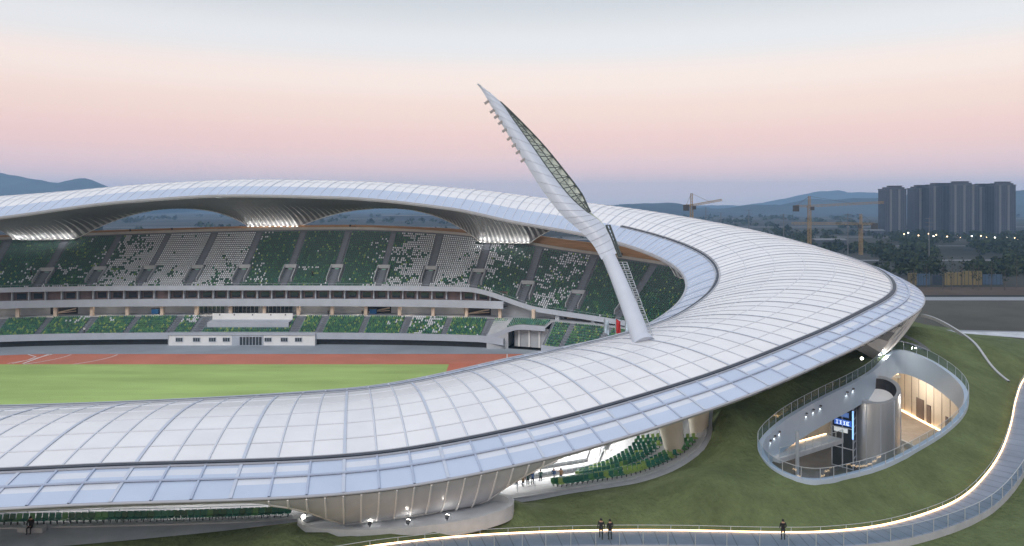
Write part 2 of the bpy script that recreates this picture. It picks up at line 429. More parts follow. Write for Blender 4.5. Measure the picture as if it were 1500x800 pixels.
# stairways between the blocks and exit boxes
AIS = [6.7+13.4*k for k in range(-6, 11)]
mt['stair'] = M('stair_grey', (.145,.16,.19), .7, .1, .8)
for a in AIS:
    if not -95 < a < 150: continue
    g = MB()
    for k in range(NR):
        for h in range(2):
            z = row_z(a, k)+ (.0 if h == 0 else (row_z(a, min(k+1, NR))-row_z(a, k))*.5)
            o0 = DEPTH*(k+h*.5)/NR; o1 = DEPTH*(k+.5+h*.5)/NR
            p = [bowl(a+dx, o, z+.03) for dx, o in ((-.75, o0), (.75, o0), (.75, o1), (-.75, o1))]
            q = [bowl(a+dx, o, z-.4) for dx, o in ((-.75, o0), (.75, o0), (.75, o1), (-.75, o1))]
            g.hexa(q+p, 0)
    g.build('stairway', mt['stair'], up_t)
VOM = [a for a in AIS if -90 < a < 150]
VK0, VK1, VW = 4, 11, 1.6
for a in VOM:
    g = MB()
    zf = row_z(a, VK0)-.9; zt = row_z(a, VK1)+.9
    o0 = DEPTH*VK0/NR; o1 = DEPTH*VK1/NR
    for sgn in (-1, 1):
        A = [bowl(a+sgn*VW, o0, zf), bowl(a+sgn*(VW+.22), o0, zf), bowl(a+sgn*(VW+.22), o1, zf), bowl(a+sgn*VW, o1, zf)]
        T = [bowl(a+sgn*VW, o0, row_z(a, VK0)+1.0), bowl(a+sgn*(VW+.22), o0, row_z(a, VK0)+1.0), bowl(a+sgn*(VW+.22), o1, zt), bowl(a+sgn*VW, o1, zt)]
        g.hexa(A+T, 0)
    g.hexa([bowl(a+x, o, zt-1.0) for x, o in ((-VW, o1-.35), (VW, o1-.35), (VW, o1), (-VW, o1))]+[bowl(a+x, o, zt+.02) for x, o in ((-VW, o1-.35), (VW, o1-.35), (VW, o1), (-VW, o1))], 0)
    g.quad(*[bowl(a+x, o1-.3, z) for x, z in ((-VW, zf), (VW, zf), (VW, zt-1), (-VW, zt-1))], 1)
    g.quad(*[bowl(a+x, o, zf+.9+.03) for x, o in ((-VW, o0), (VW, o0), (VW, o1-.3), (-VW, o1-.3))], 2)
    ob = g.build('exit_box', [M('exit_box_grey', (.36,.375,.40), .7, .1, .8) if a == VOM[0] else EXITM, mt['dark'], mt['conc']], up_t)
    EXITM = ob.data.materials[0]
    g = MB(); c = bowl(a, o1-.34, zt-1.35); g.box(c, (1.0, .08, .35), bowl_rot(a)); 
    g.build('exit_sign', M('exit_sign_green', (.2,.5,.35), .5, .1, 1) if a == VOM[0] else SIGM, ob); SIGM = bpy.data.materials['exit_sign_green']

# ---- middle levels and lower stand
lo_t = thing('lower_grandstand', (-71, 195, 0), 'lower far grandstand with white pitch-side wall, warm lit columns and a grey balcony band', 'grandstand')
lsm = np.linspace(-150, 150, 240)
MX = smooth_curve([-150, -85, 60, 82, 150], [0, 1, 1, 0, 0])
BAND_T = 11.0; BAND_B = 9.0; CON = 6.35
lsb = [l for l in lsm if l < 70]
g = MB(); g.grid([[bowl(l, -1.6, BAND_T) for l in lsb], [bowl(l, -2.3, BAND_T) for l in lsb], [bowl(l, -2.3, BAND_B) for l in lsb], [bowl(l, 5, BAND_B-.05) for l in lsb]], 0)
g.grid([[bowl(l, -1.6, BAND_T) for l in lsb], [bowl(l, -1.6, BAND_T-.7) for l in lsb], [bowl(l, 5, BAND_T-.7) for l in lsb]], 0)
g.build('balcony_band', mt['band'], lo_t)
g = MB(); g.grid([[bowl(l, 2.2, BAND_T-.7) for l in lsb], [bowl(l, 2.2, 13.2) for l in lsb]], 0)
for l in np.arange(-140, 68, 4.1):
    g.box(bowl(l, 1.6, 12.0), (.35, .9, 2.6), bowl_rot(l), 1)
for l in np.arange(-138, 67, 4.1):
    if random.random() < .8: g.box(bowl(l, 2.1, 11.7), (2.2, .1, 1.5), bowl_rot(l), 2)
g.build('box_front', [mt['boxred'], mt['wall'], mt['glass']], lo_t)
# concourse back wall, openings, doors
g = MB(); lc = np.linspace(-150, 150, 200)
g.grid([[bowl(l, 3.2, CON-.4) for l in lc], [bowl(l, 3.2, float(Bz(l))-.3 if l > 68 else BAND_B) for l in lc]], 0)
g.grid([[bowl(l, -3.2, CON) for l in lc], [bowl(l, 3.2, CON) for l in lc]], 1)
g.build('concourse_wall', [mt['wall'], mt['concl']], lo_t)
COLS = [-71-71+.0+k*6.6-.0 for k in range(0, 1)]
cpx = [69, 228, 375, 520, 662, 800, 937]  # bearings of columns on the enlarged survey strip
colx = np.arange(-141+1.4, 78, 9.45)
for l in colx:
    g = MB(); g.box(bowl(l+71-71, -.6, (CON+BAND_B)/2), (.85, .85, BAND_B-CON), bowl_rot(l)); g.build('column', mt['colm'], lo_t)
for l in (84, 94, 104, 114, 124):
    g = MB(); zt = float(Bz(l))-.5; g.box(bowl(l, 1.2, (zt+2.0)/2), (1.1, 1.3, zt-2.0), bowl_rot(l)); g.build('column', mt['wall'], lo_t)
opens = [(-109.5, 8.2, 0), (-81.5, 8, 0), (-54, 7, 0), (-14.5, 8.2, 1), (-4.8, 8, 1), (4.9, 8, 1), (33, 7.4, 0), (61, 7.5, 0), (-119, 3, 1), (88, 6, 0), (99, 6, 0), (110, 6, 0)]
for l, w, kind in opens:
    g = MB(); zt = BAND_B-.15 if l < 70 else float(Bz(l))-1
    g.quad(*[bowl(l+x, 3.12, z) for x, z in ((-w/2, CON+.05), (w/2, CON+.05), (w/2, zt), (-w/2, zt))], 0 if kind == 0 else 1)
    if kind == 1:
        for x in np.linspace(-w/2, w/2, 8): g.bar(bowl(l+x, 3.05, CON), bowl(l+x, 3.05, zt), .12, 2)
    else:
        a = bowl(l-w*.35, 2.9, CON+.3); b = bowl(l+w*.45, 2.9, CON+1.6); g.bar(a, b, .25, 3, .35); g.bar(a-Vector((0,0,.0)), b-Vector((0,0,.75)), .2, 3, .2)
    g.build('concourse_opening', [mt['dark'], mt['glass'], mt['railw'], mt['colm']], lo_t)
# lower stand terrace
LROWS = 10
def lz(l, k): 
    b = 2.75 if l < 66 else 2.75-1.6*min(1, (l-66)/20); t = CON-.1
    return b+(t-b)*k/LROWS
def lo(k): return -11.0+8.0*k/LROWS
GAP = (72.5, 84.0)
segs = [np.linspace(-150, GAP[0], 180), np.linspace(GAP[1], 150, 60)]
g = MB()
for sg in segs:
    rows = []
    for k in range(LROWS):
        rows.append([bowl(l, lo(k), lz(l, k)) for l in sg]); rows.append([bowl(l, lo(k+1), lz(l, k)) for l in sg])
    rows.append([bowl(l, lo(LROWS), CON) for l in sg]); g.grid(rows, 0)
    g.poly([bowl(sg[-1], -11.0, 0), bowl(sg[-1], -11, lz(sg[-1], 0)), bowl(sg[-1], -3, CON), bowl(sg[-1], -3, 0)], 1)
    g.poly([bowl(sg[0], -11.0, 0), bowl(sg[0], -11, lz(sg[0], 0)), bowl(sg[0], -3, CON), bowl(sg[0], -3, 0)], 1)
g.build('terrace', [mt['conc'], mt['concl']], lo_t)
LA = sorted([s*x for s in (-1, 1) for x in (20, 31.5, 43.2, 54.8, 66.4)]+[-78, -90, 90, 101, 112, 123])
for a in LA:
    g = MB()
    for k in range(LROWS):
        p0 = [bowl(a+x, o, lz(a, k)-.3) for x, o in ((-.7, lo(k)), (.7, lo(k)), (.7, lo(k+1)), (-.7, lo(k+1)))]
        g.hexa(p0+[q+Vector((0,0,.34)) for q in p0], 0)
    g.build('stairway', mt['stair'], lo_t)
for a in (-13, 13):
    g = MB()
    for k in range(LROWS):
        p0 = [bowl(a+x, o, lz(a, k)-.3) for x, o in ((-1, lo(k)), (1, lo(k)), (1, lo(k+1)), (-1, lo(k+1)))]
        g.hexa(p0+[q+Vector((0,0,.36)) for q in p0], 0)
    g.build('stairway', mt['stair'], lo_t)
# pitch-side front: slab edge with dark recess, and the white block with windows in the middle
g = MB()
for sg in segs:
    for part in ([l for l in sg if l < -19], [l for l in sg if l > 19]):
        if len(part) < 2: continue
        g.grid([[bowl(l, -10.9, lz(l, 0)+.55) for l in part], [bowl(l, -11.3, lz(l, 0)+.55) for l in part], [bowl(l, -11.3, lz(l, 0)-1.15) for l in part], [bowl(l, -9.9, lz(l, 0)-1.15) for l in part]], 0)
        g.grid([[bowl(l, -9.95, lz(l, 0)-1.15) for l in part], [bowl(l, -9.95, .0) for l in part]], 1)
g.build('front_slab', [mt['band'], mt['dark']], lo_t)
wl = [l for l in np.linspace(-19.5, 19.5, 24)]
g = MB(); g.grid([[bowl(l, -10.4, 3.35) for l in wl], [bowl(l, -12.0, 3.35) for l in wl], [bowl(l, -12.0, 2.75) for l in wl], [bowl(l, -11.7, 2.7) for l in wl], [bowl(l, -11.7, 0) for l in wl]], 0, mf=lambda i, j: 1 if i < 3 else 0)
for e in (-19.5, 19.5): g.quad(bowl(e, -10.4, 0), bowl(e, -12, 0), bowl(e, -12, 3.35), bowl(e, -10.4, 3.35), 0)
g.build('front_wall', [mt['white'], mt['band']], lo_t)
for c in (-16.6, -12, -7.8, -3.9 - 0.2, 8.4 - 1.5, 11.2, 15.0):
    fr = MB(); fr.box(bowl(c, -11.78, 1.55), (1.9, .16, 1.15), bowl_rot(c), 0); fo = fr.build('window', mt['band'], lo_t)
    gl = MB()
    for x in (-.6, 0, .6): gl.box(bowl(c+x, -11.86, 1.55), (.48, .06, .9), bowl_rot(c), 0)
    gl.build('pane', mt['glass'], fo)
fr = MB(); fr.box(bowl(1.5, -11.75, 1.3), (8.2, .2, 2.6), bowl_rot(0), 0); fo = fr.build('entrance_door', mt['band'], lo_t)
gl = MB()
for k in range(7): gl.box(bowl(-.2+k*.85, -11.9, 1.2), (.62, .1, 2.1), bowl_rot(0), 0)
gl.build('pane', mt['glass'], fo)
# press seats block in the middle
g = MB()
g.grid([[bowl(l, -3.6, CON+.9) for l in (-11, 11)], [bowl(l, -3.9, CON+.9) for l in (-11, 11)], [bowl(l, -4.0, CON-.75) for l in (-11, 11)]], 0)
g.grid([[bowl(l, -4.0, CON-.75) for l in (-11, 11)], [bowl(l, -7.4, CON-1.0) for l in (-11, 11)], [bowl(l, -7.5, 4.1) for l in (-11, 11)]], 1)
for l in (-9, -5, 0, 5, 9): g.box(bowl(l, -3.98, CON+.55), (.25, .2, .3), 0, 2)
g.build('press_box', [mt['white'], mt['band'], mt['dark']], lo_t)
# rounded end wall and tunnel
g = MB()
l0, l1 = GAP
arc = [(l0-5+i*(l1-l0+5)/14.0) for i in range(15)]
top = [bowl(l, -11.3+min(1, max(0, (l-l0+5)/9))**1.5*3.0, 3.3+2.4*(1-math.cos(PI*min(1, max(0, (l-l0+5)/9))))/2) for l in arc]
g.grid([[p+Vector((0,0,.35)) for p in top], top, [p-Vector((0,0,.9)) for p in top]], 0)
back = [bowl(l, -3.2, CON) for l in arc]
g.grid([[p+Vector((0,0,-.1)) for p in top], back], 1)
wallp = [(l, p) for l, p in zip(arc, top) if l <= l0+1.5]
g.grid([[p-Vector((0,0,.85)) for _, p in wallp], [Vector((p.x, p.y, 0)) for _, p in wallp]], 2)
g.quad(bowl(l0+1.5, -6, 0), bowl(l1, -6, 0), bowl(l1, -6, 5), bowl(l0+1.5, -6, 5), 3)
for x in (l0+3, l0+6, l0+9): g.box(bowl(x, -6.3, 2.2), (.5, .5, 4.2), bowl_rot(x), 4)
g.build('tunnel_end', [mt['band'], mt['concl'], mt['concl'], mt['wall'], mt['white']], lo_t)
# bins and small things on the concourse
for l, in ((-29.0,), (32.0,)):
    g = MB(); c = bowl(l, 1.6, CON+.75); g.box(c, (1.9, 1.0, 1.3), bowl_rot(l)); g.box(c+Vector((0,0,.72)), (2.0, 1.1, .14), bowl_rot(l), 1)
    o = g.build('waste_bin', [mt['bin'], mt['raild']], None, loc=c-Vector((0,0,.75)))
    tag(o, {-29.0: 'blue waste bin on the far concourse left of the white-walled press seats', 32.0: 'blue waste bin on the far concourse right of the press seats'}.get(l, 'blue waste bin at the far left end of the far concourse'), 'bin')

# ------------------------------------------------------------------ seats
def seat_geo():  # seat pan and back shell, front towards -Y
    v = []; f = []
    def bx(x0, x1, y0, y1, z0, z1, sk=0):
        n = len(v); v.extend([(x0,y0,z0),(x1,y0,z0),(x1,y1,z0),(x0,y1,z0),(x0,y0+sk,z1),(x1,y0+sk,z1),(x1,y1+sk,z1),(x0,y1+sk,z1)])
        f.extend([(n,n+3,n+2,n+1),(n+4,n+5,n+6,n+7),(n,n+1,n+5,n+4),(n+1,n+2,n+6,n+5),(n+2,n+3,n+7,n+6),(n+3,n,n+4,n+7)])
    bx(-.19,.19,-.12,.26,.36,.42); bx(-.175,.175,.24,.29,.40,.76,.07)
    return np.array(v), f
SV, SF = seat_geo()
SFa = np.array(SF)
def n2(x, y, s):  # cheap value noise
    xi, yi = math.floor(x), math.floor(y); fx, fy = x-xi, y-yi
    def h(a, b): return (math.sin(a*127.1+b*311.7+s*74.7)*43758.5453) % 1.0
    fx = fx*fx*(3-2*fx); fy = fy*fy*(3-2*fy)
    return (h(xi,yi)*(1-fx)+h(xi+1,yi)*fx)*(1-fy)+(h(xi,yi+1)*(1-fx)+h(xi+1,yi+1)*fx)*fy
bulk = []  # (x,y,z,rot,mat)
WC = smooth_curve([-90,-72,-62,-50,-40,-34,-22,-8,-3,4,20,32,42,48,58,66,74,84,92,104,114,126,150],
                  [.15,.14,.25,.33,.55,.8,.96,.75,.36,.06,.04,.22,.6,.92,.75,.45,.2,.45,.12,.02,.2,.25,.3])
for k in range(1, NR):
    o0 = DEPTH*k/NR+.42
    l = -88.0
    while l < 152:
        l += .54
        da = min(abs(l-a) for a in AIS)
        if da < 1.0: continue
        if VK0-1 <= k <= VK1 and min(abs(l-a) for a in VOM) < VW+.5: continue
        xk = k/NR
        w = float(WC(l+ (1-xk)*4))
        if xk < .4: w = w*.55+.30*n2(l*.09, k*.22, 9)+.02
        if l < -45 and xk > .5: w *= .15+max(0, (l+62)/17)*.6
        if l > 88: w *= .75 if xk < .55 else .05
        nn = n2(l*.45, k*.5, 3)*.55+random.random()*.45
        if nn < w: c = 3
        else:
            r = random.random()
            c = 0 if r < .70 else (4 if r < .82 else (1 if r < .96 else 2))
        p = bowl(l, o0, row_z(l, k)); bulk.append((p.x, p.y, p.z, bowl_rot(l), c))
for k in range(LROWS):
    l = -84.0
    while l < 140:
        l += .54
        if GAP[0]-1.0 < l < GAP[1]+.6: continue
        if min(abs(l-a) for a in LA) < .95: continue
        if min(abs(l-a) for a in (-13, 13)) < 1.4: continue
        if abs(l) < 11.5 and k > 2: continue
        w = float(np.interp(l, [-84,-66,-52,-45,-42,-31,-21,-18,-14,18,34,44,50,57,66,80,140], [.02,.02,.05,.45,.3,.02,.02,.3,.32,.02,.06,.5,.8,.3,.2,.02,.02]))
        hi = k/LROWS
        w *= (.25+.95*hi) if l < 46 else (.7 if hi > .5 else .55)
        if -20 < l < -13: w = .55 if hi > .5 else 0
        nn = n2(l*.5, k*.6, 5)*.5+random.random()*.5
        lime = n2(l*.05+3, k*.1, 2)
        if nn < w: c = 3
        else:
            r = random.random()*.85+lime*.15
            c = 4 if r < .30 else (1 if r < .66 else (0 if r < .80 else (2 if r < .90 else 4)))
        p = bowl(l, lo(k)+.4, lz(l, k)); bulk.append((p.x, p.y, p.z, bowl_rot(l), c))
for r_ in range(5):
    for l in np.arange(GAP[0]+.5, GAP[1]-.3, .54):
        t_ = (r_+.6)/5; i_ = (l-(l0-5))/(l1-l0+5)*14; i0_ = min(13, int(i_)); q0_ = top[i0_].lerp(top[i0_+1], i_-i0_); q1_ = bowl(l, -3.2, CON); p = q0_.lerp(q1_, t_)
        bulk.append((p.x, p.y, p.z, bowl_rot(l), 4 if random.random() < .6 else (0 if random.random() < .6 else 1)))
def seats_bulk(name, arr):
    a = np.array(arr); n = len(a); nv = len(SV); nf = len(SFa)
    c, s = np.cos(a[:,3]), np.sin(a[:,3])
    X = SV[None,:,0]*c[:,None]-SV[None,:,1]*s[:,None]+a[:,0,None]
    Y = SV[None,:,0]*s[:,None]+SV[None,:,1]*c[:,None]+a[:,1,None]
    Z = SV[None,:,2]+a[:,2,None]
    co = np.stack([X,Y,Z], -1).reshape(-1)
    me = bpy.data.meshes.new(name); me.vertices.add(n*nv); me.vertices.foreach_set('co', co)
    lp = (SFa[None]+(np.arange(n)*nv)[:,None,None]).reshape(-1)
    me.loops.add(len(lp)); me.loops.foreach_set('vertex_index', lp.astype(np.int32))
    me.polygons.add(n*nf); me.polygons.foreach_set('loop_start', np.arange(0, n*nf*4, 4, dtype=np.int32)); me.polygons.foreach_set('loop_total', np.full(n*nf, 4, dtype=np.int32))
    for k in range(5): me.materials.append(mt['sg%d' % k])
    me.polygons.foreach_set('material_index', np.repeat(a[:,4].astype(np.int32), nf))
    me.update(calc_edges=True); me.validate()
    o = bpy.data.objects.new(name, me); COL.objects.link(o); return o
far_seats = struct(seats_bulk('grandstand_seating', bulk), 'stuff')
far_seats['label'] = 'green and white plastic seats filling the far grandstand tiers'

# ------------------------------------------------------------------ near rim, walkway, near stand
def near_pts(n=240):
    out = []
    for i in range(n+1):
        ph = -PI+PI*i/n
        a = 122+14*max(0, 1-min(abs(ph), abs(ph+PI))/math.radians(22))**2
        x, y = sup(ph, a, 70, 2.6); out.append((x, y))
    return out
NPs = np.array(near_pts(900))
_kx = [q for q in NPs if q[0] < 19.8 or False]
_kx = [tuple(q) for q in NPs if not (q[0] > 19.6)]
_tail = [Vector((19.6, 75.8, 0)), Vector((20.9, 77.6, 0)), Vector((21.7, 80.5, 0)), Vector((23.6, 85.5, 0)), Vector((28, 92.5, 0)), Vector((34, 98.5, 0)), Vector((41, 103, 0)), Vector((47, 107.5, 0)), Vector((50.5, 115, 0)), Vector((53, 125, 0))]

def catmull(pts, n, closed):
    pts = [Vector(p) for p in pts]; N = len(pts); out = []
    for i in range(N if closed else N-1):
        p0 = pts[i-1] if closed or i > 0 else pts[0]; p1 = pts[i]; p2 = pts[(i+1) % N]; p3 = pts[(i+2) % N] if closed or i+2 < N else pts[-1]
        for k in range(n):
            t = k/n; out.append(.5*((2*p1)+(p2-p0)*t+(2*p0-5*p1+4*p2-p3)*t*t+(3*p1-p0-3*p2+p3)*t**3))
    if not closed: out.append(pts[-1])
    return out
NPs = np.array(_kx+[(q.x, q.y) for q in catmull(_tail, 12, False)])
_nl = np.concatenate([[0], np.cumsum(np.hypot(*np.diff(NPs, axis=0).T))]); _nl -= np.interp(-71, NPs[:,0][:], _nl)
_nu = np.arange(_nl[0], _nl[-1], .5)
_Nx = np.interp(_nu, _nl, NPs[:,0]); _Ny = np.interp(_nu, _nl, NPs[:,1])
_ntx = np.gradient(_Nx, _nu); _nty = np.gradient(_Ny, _nu); _nn = np.hypot(_ntx, _nty); _nix = -_nty/_nn; _niy = _ntx/_nn   # inward normal
_cx = -35-_Nx; _cyv = 160-_Ny; _cn = np.hypot(_cx, _cyv); _nix = _cx/_cn; _niy = _cyv/_cn
_k = np.ones(9)/9
_nix = np.convolve(np.pad(_nix, 4, 'edge'), _k, 'valid'); _niy = np.convolve(np.pad(_niy, 4, 'edge'), _k, 'valid')
NZ = smooth_curve([-207,-190,-140,-71,-42,-18,1,6,11,15,18.5,20.5,21.7,24,34,43,49,60,66], [15,14.5,12,9.4,9.4,9.1,9.25,9.5,9.5,9.9,10.9,12.2,13.2,13.9,14.6,15.3,15.8,15.6,15.2])
def near(m, i, dz=0.): # m arc metres, i inward offset
    x = float(np.interp(m, _nu, _Nx)); y = float(np.interp(m, _nu, _Ny)); z = float(NZ(x))
    return Vector((x+i*float(np.interp(m, _nu, _nix)), y+i*float(np.interp(m, _nu, _niy)), z+dz))
def near_rot(m): return math.atan2(-float(np.interp(m, _nu, _niy)), -float(np.interp(m, _nu, _nix)))-PI/2
M0, M1 = float(_nu[2]), float(_nu[-3])
m_of_x = lambda x: float(np.interp(x, _Nx, _nu))
WO = smooth_curve([-207, -60, -42, -36, -26, -18, 0, 14, 20, 66], [4.5, 4.5, 4.2, 3.4, 1.7, .5, .9, 1.0, .7, .7])
nr_t = thing('near_grandstand', (-20, 64, 9), 'near grandstand terrace of pale concrete steps seen beneath the roof edge', 'grandstand')
ms = np.linspace(M0, M1, 300)
NROW = 16; SL = .33
g = MB(); rows = []
for k in range(NROW):
    rows.append([near(m, .4+.8*k, -.05-SL*.8*k) for m in ms]); rows.append([near(m, .4+.8*(k+1), -.05-SL*.8*k) for m in ms])
def deck(m, i):
    p = near(m, i); zr = float(np.interp(m, _nu, _nu*0)) ; q = near(m, 0); p.z = min(q.z-.05-SL*.8*NROW, 5.0 if q.z < 11 else q.z-4.5); return p
rows.append([deck(m, .4+.8*NROW) for m in ms]); g.grid(rows, 0)
g.build('terrace', M('near_step_concrete', (.50,.51,.53), .6, .1, .5), nr_t)
g = MB(); rows = [[deck(m, i) for m in ms] for i in np.linspace(.4+.8*NROW, 34, 6)]
g.grid(rows, 0)
for i in (15.2, 17.5, 21, 25, 29):
    g.grid([[deck(m, i)+Vector((0,0,.0)) for m in ms], [deck(m, i)+Vector((0,0,.45)) for m in ms], [deck(m, i+.5)+Vector((0,0,.45)) for m in ms], [deck(m, i+.5) for m in ms]], 1)
g.build('deck', [M('near_deck_white', (.66,.66,.66), .5, .06, .3), mt['kerb']], nr_t)
g = MB(); g.grid([[near(m, -.05, -.1) for m in ms], [near(m, -.05, .14) for m in ms], [near(m, .4, .14) for m in ms], [near(m, .4, -.3) for m in ms]], 0)
g.build('kerb', mt['kerb'], nr_t)
walk = MB(); walk.grid([[near(m, -float(WO(near(m, 0).x)) * t, .02) for m in ms] for t in (0, .5, 1)], 0)
struct(walk.build('rim_walkway', mt['walk']))
# near seats, each one an object
NSV = SV*np.array([1.32,1.1,1.0])+np.array([0,0,0.])
NSV[12:,2] += .06
def seat_mesh(k):
    b = MB(); 
    for f in SF: b.poly([NSV[i] for i in f], 0)
    b.bar((0, .12, .0), (0, .12, .37), .07, 1)
    o = b.build('stadium_seat', [mt['sg%d' % k], mt['raild']]); me = o.data; bpy.data.objects.remove(o); return me
smesh = {k: seat_mesh(k) for k in range(5)}
nearseat = []
def put_seat(m, k, c):
    p = near(m, .4+.8*k+.42, -.05-SL*.8*k); nearseat.append((p, near_rot(m)+PI, c, k, m))
m = m_of_x(-44.5)
while m < m_of_x(-19.5):
    for k in range(2):
        r = random.random(); put_seat(m, k, 4 if r < .5 else (0 if r < .7 else (1 if r < .96 else 2)))
    m += .56
m = m_of_x(5.2)
while m < m_of_x(20.2):
    for k in range(3):
        r = random.random(); put_seat(m, k, 2 if r < (.45 if k < 2 else .15) else (4 if r < .75 else 1))
    m += .56
m = m_of_x(9.5)
while m < m_of_x(20.5):
    for k in range(6, 12):
        if m > m_of_x(9.5+(11-k)*.0+ (k-6)*.5): r = random.random(); put_seat(m, k, 2 if r < .12 else (4 if r < .75 else 1))
    m += .58
nearseat.sort(key=lambda s: s[0].y)
cnames = {0: 'dark green', 1: 'green', 2: 'lime green', 4: 'teal green'}
for i, (p, r, c, k, m) in enumerate(nearseat[:300]):
    o = bpy.data.objects.new('stadium_seat', smesh[c]); COL.objects.link(o); o.location = p; o.rotation_euler = (0, 0, r)
    if p.x < -10: tag(o, cnames[c]+' plastic seat in the two rows left of the near grey support cone', 'seat', cnames[c]+' seats left of the near support cone')
    elif k < 3: tag(o, cnames[c]+' plastic seat in the rows against the pale rim kerb', 'seat', cnames[c]+' seats against the rim kerb')
    else: tag(o, cnames[c]+' plastic seat in the wedge of rows below the white railing', 'seat', cnames[c]+' seats below the white railing')
if len(nearseat) > 300:
    o = struct(seats_bulk('near_seating', [(p.x, p.y, p.z, r, c) for p, r, c, k, m in nearseat[300:]]), 'stuff'); o['label'] = 'further green seats deeper in the near grandstand'
# railings in the near stand
def rail_run(pts, name, parent, mat, h=1.1, every=1.6, w=.05, glass=False, rails=(1.0,), pmat=None):
    g = MB(); P3 = [Vector(p) for p in pts]
    for r in rails: g.tube([p+Vector((0,0,h*r)) for p in P3], w*.55, 5)
    acc = 0; g.bar(P3[0], P3[0]+Vector((0,0,h)), w)
    for a, b in zip(P3[:-1], P3[1:]):
        acc += (b-a).length
        if acc >= every: g.bar(b, b+Vector((0,0,h)), w); acc = 0
    o = g.build(name, mat, parent)
    if glass:
        gp = MB(); gp.grid([[p+Vector((0,0,.12)) for p in P3], [p+Vector((0,0,h*.95)) for p in P3]], 0); gp.build('glass_panel', mt['pane'], o)
    return o
mr = np.linspace(m_of_x(-46), m_of_x(-20), 30)
rail_run([near(m, .4+.8*3, -.05-SL*.8*3+.2) for m in mr], 'railing', nr_t, mt['railw'], 1.0, 2.4, .05)
mr = np.linspace(m_of_x(-2), m_of_x(20.5), 40)
rail_run([near(m, .4+.8*3.2, -.05-SL*.8*3) for m in mr], 'railing', nr_t, mt['railw'], 1.0, 1.6, .05)
mr = np.linspace(m_of_x(5), m_of_x(21), 40)
rail_run([deck(m, 15.0) for m in mr], 'railing', nr_t, mt['conerib'], 1.3, .6, .07, rails=(1.0, .5, .1))
rail_run([deck(m, 18.5) for m in mr], 'railing', nr_t, mt['conerib'], 1.3, .9, .07, rails=(1.0, .6))
# pale leaning column under the roof edge
g = MB(); a = P(990, 665, 77.5); b = P(975, 585, 75); g.tube([a, a.lerp(b, .5), b], [1.0, 1.25, 1.7], 14); g.build('pale_column', M('pale_warm_column', (.62,.58,.50), .5, .06, .5), roof_t, True)
g = MB(); a = P(1024, 640, 79.5); b = P(1022, 585, 78); g.tube([a, b], [.9, 1.3], 14); g.build('pale_column', bpy.data.materials['pale_warm_column'], roof_t, True)

# ------------------------------------------------------------------ hill terrain
oval_src = [(1118,652,74),(1140,626,78),(1170,605,82),(1210,583,87),(1250,563,91),(1280,545,95),(1299,527,99),(1316,515,101),(1340,520,100),(1370,535,97),(1400,558,92),(1412,580,88),(1405,605,84),(1380,630,80),(1340,655,76),(1290,680,72),(1240,695,70),(1190,703,68),(1150,693,69),(1126,675,71.2)]
def catmull(pts, n, closed):
    pts = [Vector(p) for p in pts]; N = len(pts); out = []
    for i in range(N if closed else N-1):
        p0 = pts[i-1] if closed or i > 0 else pts[0]; p1 = pts[i]; p2 = pts[(i+1) % N]; p3 = pts[(i+2) % N] if closed or i+2 < N else pts[-1]
        for k in range(n):
            t = k/n; out.append(.5*((2*p1)+(p2-p0)*t+(2*p0-5*p1+4*p2-p3)*t*t+(3*p1-p0-3*p2+p3)*t**3))
    if not closed: out.append(pts[-1])
    return out
OVAL = catmull([P(*q) for q in oval_src], 8, True)
path_src = [(440,832,53),(560,811,55.6),(660,799,58.2),(760,792,59.8),(880,788,60.8),(1000,788,60.8),(1147,791,60.3),(1230,789,60.6),(1310,779,62),(1380,759,64.5),(1430,735,67.5),(1465,706,71),(1488,668,76),(1500,628,83),(1506,590,91),(1516,560,100),(1540,538,108),(1590,520,114)]
PATH = catmull([P(q[0], q[1]+(9 if q[0] < 1450 else 4), q[2]) for q in path_src], 10, False)
basin_src = [(445,763,62),(468,774,60.6),(560,775.5,60.4),(650,767,60.9),(715,753,61.9),(745,740,63.3),(728,729,65),(640,738,65.6),(500,752,64.8)]
BASIN = catmull([P(*q) for q in basin_src], 8, True)
ctl = [P(*q) for q in oval_src]+[p-Vector((0,0,.1)) for p in PATH]+[P(*q) for q in basin_src]
for _i in range(0, len(PATH)-1, 2):
    _d = PATH[_i+1]-PATH[_i]; _s = Vector((_d.y, -_d.x, 0)).normalized()
    ctl += [PATH[_i]+_s*1.6-Vector((0,0,.15)), PATH[_i]-_s*1.6-Vector((0,0,.05))]
_cb = sum(BASIN, Vector())/len(BASIN)
ctl += [p.lerp(_cb, .45)-Vector((0,0,.5)) for p in BASIN[::4]]+[p.lerp(_cb, .12)-Vector((0,0,.7)) for p in BASIN[::4]]
ctl += [P(*q) for q in [(1350,462,125),(1400,482,118),(1450,505,112),(1500,527,108),(1440,560,98),(1450,640,81),(1050,720,64.5),(1100,690,69.5),(900,745,64.6),(1060,600,77),(1180,545,84.5)]]
R2 = [(x, y, z) for x, y, z in [(60,30,3.5),(20,40,4.0),(-30,42,5),(-80,40,5),(-130,44,5),(95,60,4),(110,90,5),(118,120,6),(110,160,4),(60,40,4.5),(75,72,7.5),(0,22,0),(60,10,0),(-60,20,0),(130,60,0)]]
ctl += [Vector(q) for q in R2]
for m in np.linspace(M0, M1, 60):
    p = near(m, 0); w = float(WO(p.x)); ctl.append(near(m, -w))
for l in np.linspace(LMIN, LMAX, 30):
    p = bowl(l, DEPTH+8, float(Rz(l))-.3); ctl.append(p); q = bowl(l, DEPTH+60, 0); ctl.append(q)
